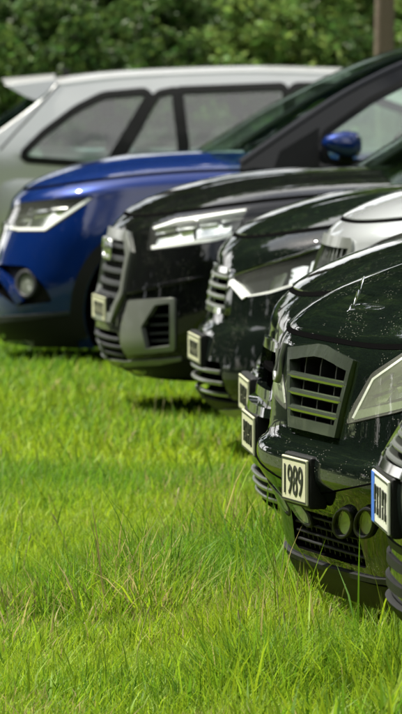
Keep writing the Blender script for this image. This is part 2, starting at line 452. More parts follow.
    def finish(s):
        me = bpy.data.meshes.new('body'); s.bm.to_mesh(me); s.bm.free()
        me.materials.append(s.mat); me.materials.append(M_DARK)
        o = bpy.data.objects.new('body', me); COL.objects.link(o)
        V = []; F = []
        for v, f in s.cuts:
            tb = bmesh.new(); tv = [tb.verts.new(q) for q in v]
            for q in f:
                try: tb.faces.new([tv[i] for i in q])
                except ValueError: pass
            bmesh.ops.recalc_face_normals(tb, faces=tb.faces)
            if tb.calc_volume(signed=True) < 0: bmesh.ops.reverse_faces(tb, faces=tb.faces[:])
            tb.verts.index_update(); f = [tuple(x.index for x in q.verts) for q in tb.faces]; v = [x.co.copy() for x in tb.verts]; tb.free()
            k = len(V); V += v; F += [tuple(i+k for i in q) for q in f]
        cm = meshobj('cutter', V, F, None, None, 0)
        cm.data.materials.append(None); cm.data.materials.append(M_DARK)
        for p in cm.data.polygons: p.material_index = 1
        md = o.modifiers.new('b', 'BOOLEAN'); md.object = cm; md.operation = 'DIFFERENCE'; md.solver = 'EXACT'; md.use_self = True
        bpy.context.view_layer.update()
        dg = bpy.context.evaluated_depsgraph_get()
        nm = bpy.data.meshes.new_from_object(o.evaluated_get(dg))
        if len(nm.polygons) > 200:
            o.modifiers.clear(); o.data = nm
        else:
            print('BOOLEAN FAILED', s.root.name); o.modifiers.clear()
        o.data.name = 'body'
        bpy.data.objects.remove(cm)
        o.data.polygons.foreach_set('use_smooth', [True]*len(o.data.polygons)); o.data.set_sharp_from_angle(angle=R(38))
        o.parent = s.root; s.body = o
        return o
    def flatpiece(s, name, bm, mat, parent=None): return bmobj(name, bm, mat, parent or s.root)
    def plate(s, z, w=.52, h=.11, y=0, text=None, strip_blue=False, mat=None, depth=.03, out=.006, marks=0, border=True):
        p, n = s.front((y, z)); xb = p.x-out+depth/2
        e = bpy.data.objects.new('number_plate', None); COL.objects.link(e); e.parent = s.root; e.location = (xb, y, z)
        bmobj('plate_holder', box_bm((.0-.002, 0, 0), (depth, w+.014, h+.018), .010, 3), M_PLAS, e)
        xf = -depth/2-.005
        bmobj('plate_face', box_bm((xf-.0015, 0, 0), (.007, w, h), .002, 1), mat or M_PLATE, e)
        xt = xf-.0062
        if border:
            V, F = [], []
            for sgn in (1,):
                a, b = w/2-.004, h/2-.004; c, d = w/2-.009, h/2-.009
                ring = [(-a, -b), (a, -b), (a, b), (-a, b)], [(-c, -d), (c, -d), (c, d), (-c, d)]
                V = [Vector((xt, q, r)) for q, r in ring[0]]+[Vector((xt, q, r)) for q, r in ring[1]]
                F = [(i, (i+1) % 4, (i+1) % 4+4, i+4) for i in range(4)]
            meshobj('plate_border', V, F, M_INK, e, 0)
        if strip_blue:
            bmobj('blue_strip', box_bm((xf-.004, w/2-.047, 0), (.005, .088, h-.006), .001, 1), M_BLUESTRIP, e)
        if text:
            cu = bpy.data.curves.new('t', 'FONT'); cu.body = text; cu.size = .1; cu.extrude = .0012; cu.align_x = 'CENTER'; cu.offset = .0
            to = bpy.data.objects.new('t', cu); COL.objects.link(to); bpy.context.view_layer.update()
            me = bpy.data.meshes.new_from_object(to.evaluated_get(bpy.context.evaluated_depsgraph_get())); bpy.data.objects.remove(to)
            xs = [v.co.x for v in me.vertices]; ys = [v.co.y for v in me.vertices]
            wx, wy = max(xs)-min(xs), max(ys)-min(ys); cx, cy = (max(xs)+min(xs))/2, (max(ys)+min(ys))/2
            # seen from the front the text runs from the far side (+y) to the near side (-y)
            for v in me.vertices:
                X, Y, Z = v.co; v.co = (xt-.001-Z*.5, -(X-cx)/wx*w*.74, (Y-cy)/wy*h*.66)
            me.materials.append(M_INK); to = bpy.data.objects.new('plate_number', me); COL.objects.link(to); to.parent = e
        for k in range(marks):
            yy = w/2-.125-(w-.18)*k/max(1, marks-1)
            for zz, hh, ww in (((0, .58, .012),), ((.2, .14, .034), (-.2, .14, .034), (0, .5, .010)), ((.13, .3, .03), (-.16, .24, .012)))[(k*5+len(s.root.name)) % 3]:
                bmobj('plate_character', box_bm((xt-.001, yy, zz*h), (.003, ww, h*hh), .0008, 1), M_INK, e)
        return e
    def cabin(s, prof, iw0, iw1, belt, tum=.34, tz=None, cmat=None, wins=(), wb=None, bow=.14, crown=.05, trim=.022, pane=None, roofmat=None, seats=True, trims=True, seatmat=None, dash=True):
        """prof: side outline (x,z) from windscreen foot over the roof to the tail; iw0, iw1: index of windscreen top and of the rear window top"""
        Wb = wb or s.hw*.93; zb = belt
        zk = tz or zb; cm = cmat or s.mat
        def yy(z): return Wb-max(0, z-zk)*tum-(max(0, z-zk-.25)**2)*.35
        def sidep(p): return Vector((p[0], -yy(p[1]), p[1])), Vector((0, -1, tum)).normalized()
        bottom = [(prof[-1][0], zb-.05), (prof[0][0], zb-.05)]
        outline = prof+bottom
        for sg in (0, 1):
            V, F = patch(outline, sidep, -.035, 0, .12, holes=wins)
            if sg: V, F = mirror(V, F)
            meshobj('cabin_side', V, F, cm, s.root)
            if trims:
                for w in wins:
                    V, F = patch(shrink_off(w, trim), sidep, -.03, .005, .12, holes=[w])
                    if sg: V, F = mirror(V, F)
                    meshobj('window_trim', V, F, M_PLAS, s.root)
            for w in wins:
                V, F = patch(shrink_off(w, .012), sidep, -.016, -.012, .15)
                if sg: V, F = mirror(V, F)
                meshobj('side_window', V, F, pane or M_GLASS, s.root)
        # strips over the top
        def over(seg, v, off=0):
            x, z = seg; W = yy(z)
            return Vector((x, v*W, z))
        def stripmesh(name, pts, bowf, mat, thick, vmax=1.0, par=None, drop=0):
            NV = 20; V = []; F = []; n = len(pts)
            for i, (x, z) in enumerate(pts):
                b = bowf[i]
                for j in range(NV+1):
                    v = (-1+2*j/NV)*vmax; W = yy(z)
                    V.append(Vector((x-b*(1-abs(v)**2.2), v*W, z+crown*(1-abs(v)**3)-drop)))
            k = len(V)
            V += [v-Vector((0, 0, thick)) for v in V]
            m = NV+1
            for i in range(n-1):
                for j in range(NV):
                    F.append((i*m+j, i*m+j+1, (i+1)*m+j+1, (i+1)*m+j)); F.append((k+i*m+j, k+(i+1)*m+j, k+(i+1)*m+j+1, k+i*m+j+1))
            for i in range(n-1):
                F.append((i*m, (i+1)*m, k+(i+1)*m, k+i*m)); F.append((i*m+NV, k+i*m+NV, k+(i+1)*m+NV, (i+1)*m+NV))
            for j in range(NV):
                F.append((j, k+j, k+j+1, j+1)); b0 = (n-1)*m; F.append((b0+j, b0+j+1, k+b0+j+1, k+b0+j))
            return meshobj(name, V, F, mat, par or s.root)
        def dens(pts, n): return catmull([p[0] for p in pts], [p[1] for p in pts], n)
        ws = dens(prof[:iw0+1], 12)
        stripmesh('windscreen', ws, [bow*(1-.75*i/11) for i in range(12)], M_GLASS, .006, .97, drop=.004)
        rf = dens(prof[iw0:iw1+1], 20)
        stripmesh('roof', rf, [bow*.25*(1-i/19)**2-.06*(i/19)**3 for i in range(20)], roofmat or s.mat, .03)
        rw = dens(prof[iw1:], 12)
        stripmesh('rear_window', rw, [-.06-.05*i/11 for i in range(12)], M_GLASSD, .006, .97, drop=.004)
        for sg in (-1, 1):
            for nm, pts in (('windscreen_pillar', ws), ('roof_rail', rf), ('rear_pillar', rw)):
                V, F = tube([(x+.008, sg*(yy(z)-.018), z-.014) for x, z in pts], .012 if (nm == 'rear_pillar' and s is not None and s.L > 4.74) else .027, 8)
                meshobj(nm, V, F, cm, s.root, 60)
        if seats:
            for sg in (-1, 1):
                seat(s.root, prof[iw0][0]+.28, sg*.37, .42, seatmat or M_SEAT); seat(s.root, prof[iw0][0]+1.15, sg*.37, .42, seatmat or M_SEAT)
        if dash:
            bmobj('dashboard', box_bm((prof[0][0]+.42, 0, zb-.06), (.36, 1.35, .16), .05, 3), M_DASH, s.root)
            c = Vector((prof[0][0]+.78, -.37, zb+.0)); pts = []
            for k in range(28):
                a = 2*math.pi*k/28; pts.append(c+Vector((.075*math.sin(a)*1.0, .185*math.cos(a), .17*math.sin(a))))
            V, F = tube(pts, .014, 8, True); sw = meshobj('steering_wheel', V, F, M_PLAS, s.root, 60)
        s.yy = yy
    def mirrors(s, x, z, mat=None, w=.2):
        for sg in (-1, 1):
            e = bpy.data.objects.new('wing_mirror', None); COL.objects.link(e); e.parent = s.root; e.location = (x, sg*(s.hw*.9), z)
            bm = bmesh.new(); bmesh.ops.create_uvsphere(bm, u_segments=20, v_segments=12, radius=1)
            for v in bm.verts:                    # bluff shell: pointed front, flat foot, upright back
                c = v.co; q = (max(abs(c.x), abs(c.y), abs(c.z))); c = c*(.55+.45/q)
                xx = c.x*(.13 if c.x < 0 else .075); taper = 1-.45*max(0, -c.x)**1.5
                v.co = (xx, c.y*.115, (c.z*.072 if c.z > 0 else c.z*.062)*taper + .02*min(0, c.x)*-1*.5)
            bmesh.ops.translate(bm, vec=(0, sg*.12, .06), verts=bm.verts)
            bmobj('mirror_shell', bm, mat or s.mat, e, 60)
            bm = box_bm((.048, sg*.12, .06), (.012, .19, .105), .004, 1); bmobj('mirror_glass', bm, M_CHROME, e)
            bm = box_bm((.0, sg*.03, -.01), (.07, .14, .05), .015, 2); bmobj('mirror_foot', bm, M_PLAS, e)
def shrink_off(poly, d):
    """offset a polygon outwards by d (2D)"""
    N = len(poly); area = sum(poly[i-1][0]*poly[i][1]-poly[i][0]*poly[i-1][1] for i in range(N)); sg = 1 if area > 0 else -1
    out = []
    for i in range(N):
        p = Vector(poly[i]); a = (p-Vector(poly[i-1])).normalized(); b = (Vector(poly[(i+1) % N])-p).normalized()
        n = (Vector((a.y, -a.x))+Vector((b.y, -b.x))); n = n/max(.35, n.length**2/2)
        out.append(tuple(p+n*d*sg))
    return out

# ------------------------------------------------------------------ front details shared by the cars
def lamp(car, poly, reflectors=(), guides=(), lens=None, k='p', depth=.035, strips=(), bezel=None, shine=None, back=None):
    """a head lamp: recess in the body, bezel, reflectors and light guides behind a clear lens; mirrored to the far side"""
    poly = rounded(poly, 4 if k == 'p' else .02)
    car.cut(k, poly, depth, both=True)
    objs = []
    def both(name, V, F, mat, pa):
        o = meshobj(name, V, F, mat, pa[0]); V2, F2 = mirror(V, F); o2 = meshobj(name, V2, F2, mat, pa[1]); return o, o2
    pr = car.proj(k); res = car.RES[k]
    V, F = patch(shrink(poly, 1.0), pr, -depth+.004, -depth+.012, res)
    root = both('headlight', V, F, back or M_LAMPDK, (car.root, car.root))
    ring = patch(poly, pr, -.03, .0015, res, holes=[shrink(poly, .985, .965)]); both('lamp_rim', *ring, bezel or M_PLAS, root)
    for rp in reflectors:
        V, F = patch(rp, pr, -depth+.006, -.005, res*.35, tilt=-depth+.010)
        both('reflector', V, F, shine or M_REFL, root)
    for g, w in guides:
        V, F = patch(strip(g, w), pr, -.026, -.002, res*.5); both('light_guide', V, F, M_DRL, root)
    for sp in strips:
        V, F = patch(sp, pr, -.02, -.002, res); both('indicator_strip', V, F, M_LENSO, root)
    V, F = patch(shrink(poly, .992, .98), pr, -.004, .002, res); both('lens', V, F, lens or M_LENS, root)
    return root
def slatted(car, name, poly, zlist, hgt, slatmat, framemat=None, fw=.03, depth=.06, slat_o=(-.04, .004), frame_o=(-.02, .012), yv=(), vmat=None, k='f', both=False, sag=0.0, rnd=False):
    """a grille: recess, frame and separate slats; polygon in (y, z)"""
    car.cut(k, poly, depth, both=both)
    V, F = patch(poly, car.proj(k), -depth+.004, -depth+.01, .05)
    g = meshobj(name, V, F, M_DARK, car.root); g2 = None
    if both: V, F = mirror(V, F); g2 = meshobj(name, V, F, M_DARK, car.root)
    def put(nm, V, F, mat):
        meshobj(nm, V, F, mat, g)
        if g2: V, F = mirror(V, F); meshobj(nm, V, F, mat, g2)
    if framemat:
        put('grille_frame', *patch(shrink_off(poly, fw*.3), car.proj(k), *frame_o, .04, holes=[shrink_off(poly, -fw*.7)]), framemat)
    for z in zlist:
        ys = []
        n = len(poly)
        for i in range(n):
            (a, b), (c, d) = poly[i-1], poly[i]
            if (b > z) != (d > z): ys.append(a+(c-a)*(z-b)/(d-b))
        if len(ys) < 2: continue
        y0, y1 = min(ys)+.004, max(ys)-.004
        if rnd:
            pts = []
            for q in range(13):
                p_, n_ = car.proj(k)((y0+(y1-y0)*q/12, z)); pts.append(p_+n_*(slat_o[1]-hgt*.5))
            put('slat_bar', *tube(pts, hgt*.55, 10), slatmat)
        else:
            put('slat', *patch(strip([(y0+(y1-y0)*q/6, z-sag*(2*q/6-1)**2) for q in range(7)], hgt), car.proj(k), *slat_o, .05), slatmat)
    for y in yv:
        zs = []
        n = len(poly)
        for i in range(n):
            (a, b), (c, d) = poly[i-1], poly[i]
            if (a > y) != (c > y): zs.append(b+(d-b)*(y-a)/(c-a))
        if len(zs) < 2: continue
        put('upright', *patch(strip([(y, min(zs)+.004), (y, max(zs)-.004)], .012), car.proj(k), slat_o[0], slat_o[1]-.012, .05), vmat or slatmat)
    return g
def line(car, name, pts, w, mat, o0=-.002, o1=.003, k='p', both=True, res=None):
    return car.add(name, k, strip(pts, w), o0, o1, mat, both=both, res=res)
def std_cabin(car, seats=False):
    c = car.cowl; zt = car.zt+car.rise+car.crown*.62
    prof = [(c-.12, zt-.02), (c+.3, zt+.26), (c+.72, zt+.47), (c+1.3, zt+.54), (c+2.1, zt+.50), (c+2.55, zt+.40), (c+2.95, zt+.02)]
    w1 = rounded([(c+.42, zt+.05), (c+.86, zt+.40), (c+1.28, zt+.44), (c+1.28, zt+.05)], .05)
    w2 = rounded([(c+1.38, zt+.05), (c+1.38, zt+.44), (c+2.05, zt+.41), (c+2.35, zt+.08)], .05)
    car.cabin(prof, 2, 5, zt, wins=[w1, w2], pane=M_GLASSD, seats=False, dash=False)
    car.mirrors(c+.42, zt+.02)

# ------------------------------------------------------------------ the cars, far to near
# silver estate, parked the other way round
G = Car('estate_car', 'silver estate car with roof spoiler, parked tail outwards behind the blue car', 0, 47.6, 180, P_SILV, L=4.75, hw=.9, zb=.2, zt=.72, crown=.14, rise=.10, n=3.2, rise_len=2.2)
Xr = (-34-IW/2)/FPX*46.7
G.root.location.x = Xr+4.75; G.M = Matrix.Translation((Xr+4.75, 47.6, 0)) @ Matrix.Rotation(R(180), 4, 'Z'); G.inv = G.M.inverted()
def gx(px, py):                                   # picture point on the near flank -> (x, z) in the car's frame
    sG = FPX/46.75
    return (Xr+4.75-(px-IW/2)/sG, CAM_H-(py-HORIZON)/sG)
prof = [gx(520, 168), gx(470, 128), gx(400, 88), gx(340, 73.5), gx(260, 71.5), gx(180, 73.5), gx(110, 77.5), gx(57, 84), gx(37, 104), gx(-34, 156)]
q1 = rounded([gx(26, 156), gx(46, 136), gx(78, 112), gx(104, 99), gx(146, 95), gx(106, 162)], .035)
q2 = rounded([gx(122, 164), gx(160, 97), gx(176, 94), gx(184, 164)], .02)
q3 = rounded([gx(187, 164), gx(179, 94), gx(282, 90), gx(286, 164)], .02)
q4 = rounded([gx(300, 164), gx(294, 90), gx(340, 90), gx(420, 120), gx(450, 164)], .04)
G.cabin(prof, 3, 7, gx(0, 190)[1], tum=.34, tz=.93, wb=.885, wins=[q1, q2, q3, q4], trim=.05, pane=M_GLASS, crown=.035, bow=.1)
# broad black surround joining the quarter and door windows
def gside(p): return Vector((p[0], G.yy(p[1])*-1, p[1])), Vector((0, -1, .3)).normalized()
for sg in (0, 1):
    V, F = patch([gx(104, 164), gx(146, 94), gx(162, 94), gx(121, 164)], gside, .001, .0065, .1)
    if sg: V, F = mirror(V, F)
    meshobj('door_pillar_trim', V, F, M_PLAS, G.root)
# roof spoiler over the tailgate: wedge with a tapering side wing
zs = gx(0, 82)[1]
bm = bmesh.new(); rows = []
for i in range(13):
    v = -1+2*i/12; y = v*.60; e = 1-abs(v)**4
    xa = gx(58, 0)[0]+.03; xb = gx(2, 0)[0]-.03*(1-e)+.02*e
    rows.append([bm.verts.new(p) for p in ((xa, y, zs+.035*e+.015), (xb, y, zs-.012+.03*e), (xb-.002, y, zs-.028+.03*e), (xa+.16, y, zs-.09), (xa, y, zs-.06))])
for a, b in zip(rows, rows[1:]):
    for k in range(5): bm.faces.new((a[k], a[(k+1) % 5], b[(k+1) % 5], b[k]))
for r in (rows[0], rows[-1]): bm.faces.new(r)
bmesh.ops.recalc_face_normals(bm, faces=bm.faces); bmobj('rear_spoiler', bm, P_SILV, G.root)
for sg in (-1, 1):
    V = [(gx(58, 0)[0]+.0, sg*.645, zs+.02), (gx(3, 0)[0], sg*.60, zs-.02), (gx(24, 0)[0], sg*.655, gx(0, 97)[1]), (gx(42, 0)[0], sg*.675, gx(0, 104)[1])]
    V += [(a, b-sg*.06, c) for a, b, c in V]
    F = [(0, 1, 2, 3), (7, 6, 5, 4), (0, 4, 5, 1), (1, 5, 6, 2), (2, 6, 7, 3), (3, 7, 4, 0)]
    o = meshobj('spoiler_wing', V, F if sg > 0 else [f[::-1] for f in F], P_SILV, G.root)
    V, F = tube([gside(gx(a, b))[0]*1.0+Vector((0, -.001, 0)) for a, b in ((59, 84), (46, 99), (30, 117), (14, 134), (0, 150))], .006, 6)
    if sg > 0: V, F = mirror(V, F)
    meshobj('tailgate_seam', V, F, M_DARK, G.root)
V, F = tube([(gx(58, 0)[0]-.05, 0, zs+.03), (gx(60, 0)[0]-.04, 0, zs+.055), (gx(56, 0)[0], 0, zs+.09)], [.03, .02, .006]); meshobj('roof_aerial', V, F, M_PLAS, G.root)
G.wheel_cuts(); G.finish(); G.mirrors(gx(440, 0)[0], 1.0)
for sg in (-1, 1):                                # tail lamps
    V, F = patch(rounded([gx(-9, 205), gx(-3, 203), gx(-3, 220), gx(-9, 224)], .03), G.side, -.003, .008, .06)
    if sg > 0: V, F = mirror(V, F)
    meshobj('tail_lamp', V, F, simple('tail_red', (.35, .01, .01), .15, 0, 1.0) if sg < 0 else MATS['tail_red'], G.root)

# blue compact SUV
M_PILLAR = paint('pillar_dark_grey', (.012, .013, .016), 0, .1, .35, .35)
Fc = Car('blue_car', 'metallic blue car with round fog lamp and blue door mirror beside the silver estate', -14, 36.4, 3, P_BLUE, L=4.3, hw=.9, zb=.13, zt=.80, crown=.17, rise=.15, D=.62, n=2.6, wheel_x=.87, cowl=1.42,
         levels=[(0, .10, .92), (.12, .03, .96), (.28, .0, .985), (.45, .0, 1.0), (.62, .03, 1.0), (.8, .075, .99), (1.0, .13, .955)])
lamp(Fc, [(1, 228), (5, 213), (20, 203), (50, 199.5), (94, 197), (70, 216), (46, 232), (16, 232)],
     [[(4, 220), (10, 211), (26, 205), (24, 214)], [(28, 214), (30, 204.5), (50, 201.5), (46, 210)], [(50, 210), (54, 201.5), (84, 199), (72, 206)], [(6, 229), (8, 221), (26, 216), (26, 229)], [(29, 229), (30, 215), (62, 209), (44, 229)]], depth=.045, guides=
     [([(2, 226), (18, 229), (44, 229), (66, 214), (90, 198.5)], 3.0)], bezel=M_PLAS)
fp = rounded([(-6, 264), (26, 266), (45, 287), (53, 302), (16, 306), (-6, 290)], 5)
Fc.cut('p', fp, .06, both=True)
for sg in (0, 1):
    V, F = patch(shrink(fp, 1.0), Fc.pix, -.055, -.045, 6)
    e1 = (V, F) if not sg else mirror(V, F); fo = meshobj('fog_lamp', *e1, M_PLAS, Fc.root)
    for nm, pl, hl, o0, o1, mt in (('fog_ring', ell(24, 284, 11, 15), [ell(24, 284, 8, 11)], -.05, -.006, M_GPLAS), ('fog_lens', ell(24, 284, 8, 11), [], -.04, -.02, M_FOG)):
        V, F = patch(pl, Fc.pix, o0, o1, 4, holes=hl); V, F = (V, F) if not sg else mirror(V, F); meshobj(nm, V, F, mt, fo)
    V, F = patch(strip([(-6, 268), (8, 284), (20, 303)], 7), Fc.pix, -.05, .006, 4); V, F = (V, F) if not sg else mirror(V, F); meshobj('intake_bar', V, F, P_BLUE, fo)
line(Fc, 'skid_strip', [(-40, 322), (0, 319), (30, 317), (70, 312)], [7, 6, 5, 2], M_GPLAS, o1=.012)
Fc.add('lower_cladding', 'p', [(-60, 326), (-60, 372), (82, 372), (76, 330), (72, 315), (30, 319), (0, 322)], -.003, .008, M_PLAS, both=True)
for sg in (-1, 1):
    for x in Fc.wx:
        a0 = [(x+.46*math.cos(t), .33+.455*math.sin(t)) for t in np.linspace(-.35, math.pi+.35, 30)]; a1 = [(x+.395*math.cos(t), .33+.39*math.sin(t)) for t in np.linspace(math.pi+.35, -.35, 30)]
        V, F = patch(a0+a1, Fc.side, -.004, .012, .05); V, F = (V, F) if sg < 0 else mirror(V, F); meshobj('arch_cladding', V, F, M_PLAS, Fc.root)
slatted(Fc, 'grille', rounded([(-.36, .56), (.36, .56), (.32, .74), (-.32, .74)], .04), [.6, .64, .68, .71], .016, M_PLAS, M_CHROME, .025)
slatted(Fc, 'lower_grille', rounded([(-.5, .3), (.5, .3), (.42, .44), (-.42, .44)], .04), [.34, .38, .41], .015, M_PLAS)
Fc.plate(.48, mat=M_PLATEW, marks=6)
def fx(px, py):
    sF = FPX/35.55; X = (px-IW/2)/sF
    return (X-(-14-IW/2)/FPX*36.4, CAM_H-(py-HORIZON)/sF)
prof = [fx(232, 162), fx(300, 116), fx(350, 86), fx(412, 58), fx(470, 45), fx(560, 43), fx(660, 52), fx(720, 70), fx(760, 140)]
w0 = rounded([fx(322, 160), fx(318, 137), fx(368, 102), fx(420, 76), fx(470, 66), fx(478, 66), fx(478, 160)], .03)
w1 = rounded([fx(496, 160), fx(496, 66), fx(600, 68), fx(610, 160)], .04)
w2 = rounded([fx(625, 156), fx(622, 72), fx(665, 84), fx(700, 140)], .04)
Fc.cabin(prof, 4, 7, fx(0, 170)[1], tum=.30, wins=[w0, w1, w2], bow=.20, crown=.035, seatmat=M_TAN, cmat=M_PILLAR, trim=.03)
def fside(p): return Vector((p[0], -Fc.yy(p[1]), p[1])), Vector((0, -1, .3)).normalized()
for sg in (0, 1):
    V, F = patch([fx(266, 168), fx(272, 152), fx(312, 128), fx(312, 168)], fside, -.001, .007, .1); V, F = mirror(V, F) if sg else (V, F)
    meshobj('mirror_sail', V, F, M_PLAS, Fc.root)
Fc.mirrors(fx(338, 0)[0], fx(0, 157)[1])
for y in (-.35, .25):
    p0 = Fc.top((1.33, y))[0]; V, F = tube([p0+Vector((0, 0, .015)), p0+Vector((.03, .3, .035)), p0+Vector((.06, .55, .03))], .009, 6); meshobj('wiper', V, F, M_PLAS, Fc.root)
Fc.wheel_cuts(.06); Fc.finish()

# black compact SUV with ringed grille and hexagonal intake
E = Car('black_compact_suv', 'black compact SUV with four ring emblem and silver hexagonal side intake', 101, 31.5, 7, P_BLACK, L=4.2, hw=.9, zb=.20, zt=.80, crown=.19, rise=.14, D=.55, n=2.7,
        levels=[(0, .16, .90), (.10, .05, .95), (.25, .0, .985), (.45, .0, 1.0), (.62, .015, 1.0), (.82, .035, .988), (1.0, .06, .96)])
lamp(E, [(147, 251), (151, 226), (176, 217.5), (212, 212), (250, 207), (234, 237), (216, 242), (180, 248)],
     [[(154, 235), (155, 227), (172, 221.5), (173, 231)], [(176, 230), (175, 221), (194, 217.5), (196, 226.5)], [(199, 226), (198, 217), (216, 214), (218, 223)], [(222, 222), (220, 213.5), (246, 209), (240, 218)], [(155, 245), (154, 238), (190, 229.5), (192, 240)], [(196, 239), (195, 229), (232, 222), (230, 233)]],
     [([(151, 247.5), (178, 244), (216, 239), (233, 234)], 3.5), ([(153, 228), (176, 220), (212, 214.5), (246, 209)], 2.2)], depth=.045)
hexo = rounded([(131, 301), (176, 298), (176, 350), (130, 354), (123.5, 346), (123.5, 327)], 2.5); hexi = rounded([(157, 305.5), (171.5, 303.5), (171.5, 345), (148, 348), (143.5, 327)], 1.5)
E.cut('p', hexi, .09, both=True)
for sg in (0, 1):
    V, F = patch(hexo, E.pix, -.01, .016, 6, holes=[hexi]); V, F = mirror(V, F) if sg else (V, F); ho = meshobj('side_intake', V, F, M_SATPAINT, E.root)
    for py in (315, 324, 333, 341):
        V, F = patch(strip([(146, py+1), (171.5, py)], 2.2), E.pix, -.07, -.02, 5); V, F = mirror(V, F) if sg else (V, F); meshobj('slat', V, F, M_GPLAS, ho)
oct_ = [(-.36, .84), (.36, .84), (.46, .76), (.46, .58), (.34, .46), (-.34, .46), (-.46, .58), (-.46, .76)]
slatted(E, 'grille', oct_, [.51, .565, .62, .675, .73, .785], .024, M_GPLAS, M_SATPAINT, .045, .07, (-.05, .002), (-.02, .014), yv=[-.36, -.27, -.18, -.09, 0, .09, .18, .27, .36], vmat=M_PLAS)
em = bpy.data.objects.new('ring_emblem', None); COL.objects.link(em); em.parent = E.root; pe = E.front((0, .77))[0]; em.location = (pe.x-.022, 0, pe.z)
for k in range(4):
    V, F = tube([(0, (k-1.5)*.068+.045*math.cos(a), .045*math.sin(a)) for a in np.linspace(0, 2*math.pi, 24, endpoint=False)], .0085, 8, True); meshobj('ring', V, F, M_CHROME, em, 60)
slatted(E, 'lower_grille', rounded([(-.48, .27), (.48, .27), (.44, .41), (-.44, .41)], .02), [.305, .34, .375], .014, M_GPLAS)
line(E, 'lip_strip', [(60, 352), (103, 359), (126, 362.5), (160, 361), (182, 358)], [3, 4, 5, 5, 3], M_SATPAINT, o1=.012)
line(E, 'bumper_crease', [(126, 293), (150, 288), (180, 282), (204, 277)], [2.5, 3.5, 3.5, 2], P_BLACK, o1=.012)
E.add('lower_cladding', 'p', [(102, 361), (128, 365), (182, 360), (215, 358), (215, 400), (150, 400), (104, 380)], -.003, .006, M_PLAS, both=True)
E.plate(.50, mat=M_PLATE, marks=6)
E.wheel_cuts(); std_cabin(E); E.finish()

# dark SUV with tooth-shaped light guide
D = Car('dark_suv', 'dark green-black SUV with bright tooth shaped running light and silver lower slats', 197, 28.3, 5, P_GRAPH, L=4.4, hw=.92, zb=.21, zt=.785, crown=.20, rise=.15, D=.6, n=2.6,
        levels=[(0, .12, .92), (.10, .04, .96), (.22, .0, .985), (.38, -.0, 1.0), (.56, .02, 1.0), (.64, .055, 1.0), (.82, .07, .99), (1.0, .095, .96)])
lamp(D, [(229, 279), (262, 268), (300, 257), (336, 244), (322, 268), (300, 284), (270, 294), (246, 298)],
     [[(270, 276), (284, 270), (280, 288), (268, 292)], [(288, 284), (289, 268), (306, 263), (304, 277)], [(308, 275), (310, 261), (326, 254), (318, 268)]], [([(231, 280), (237, 287), (246, 297.5)], [4, 5, 4.5]), ([(247, 296.5), (270, 292), (298, 283)], 2.0)])
line(D, 'running_light', [(230, 281), (237, 288), (245, 298)], [4, 5, 4.5], M_DRL, o0=-.01, o1=.006)
line(D, 'lamp_brow', [(228, 277), (262, 265.5), (300, 254.5), (338, 241)], 2.0, M_CHROME, o1=.006)
slatted(D, 'grille', rounded([(-.40, .62), (.40, .62), (.36, .79), (-.36, .79)], .03), [.64, .68, .72, .76], .018, M_SATIN, M_CHROME, .024, .06, (-.04, .012), rnd=True)
slatted(D, 'lower_grille', rounded([(-.55, .27), (.55, .27), (.5, .43), (-.5, .43)], .03), [.30, .345, .39], .016, M_SATIN, None, .02, .07, (-.05, .008), rnd=True)
line(D, 'chin_strip', [(160, 404), (190, 408), (214, 411), (245, 409)], [5, 7, 8, 6], M_SATPAINT, o1=.018)
D.add('bumper_cladding', 'f', rounded([(-.8, .23), (.8, .23), (.83, .27), (.6, .275), (-.6, .275), (-.83, .27)], .01), -.002, .01, M_PLAS)
D.plate(.465, out=.010, mat=M_PLATE, marks=6); D.wheel_cuts(); std_cabin(D); D.finish()

# pale car set back, only its nose shows
W = Car('pale_car', 'pale silver car with dark lattice grille, its nose set back between dark cars', 308, 26.1, 6, P_WHITE, L=4.3, hw=.88, zb=.24, zt=.925, crown=.18, rise=.12, D=.55, n=2.7)
lat = rounded([(-.46, .68), (.46, .68), (.42, .97), (-.42, .97)], .03)
g = slatted(W, 'grille', lat, [], .016, M_CHROME, M_SATPAINT, .035, .06, (-.04, .004))
for sg in (-1, 1):
    for k in range(-9, 10):
        c = k*.085; seg = []
        for t in np.linspace(-.14, .14, 15):
            y, z = c+sg*t*.7, .83+t
            if pip((y, z), shrink(lat, .97)): seg.append((y, z))
        if len(seg) > 2:
            V, F = patch(strip([seg[0], seg[-1]], .012), W.front, -.03, -.004 if sg > 0 else -.008, .06); meshobj('lattice_bar', V, F, M_SATIN, g)
lamp(W, [(366, 249), (380, 241), (420, 226), (450, 216), (446, 236), (415, 252), (380, 260)], [ell(384, 251, 5, 4), ell(410, 240, 8, 6)], [])
slatted(W, 'lower_grille', rounded([(-.5, .28), (.5, .28), (.45, .42), (-.45, .42)], .03), [.31, .35, .39], .014, M_PLAS)
W.plate(.5, marks=6, mat=M_PLATEW); W.wheel_cuts(); std_cabin(W); W.finish()

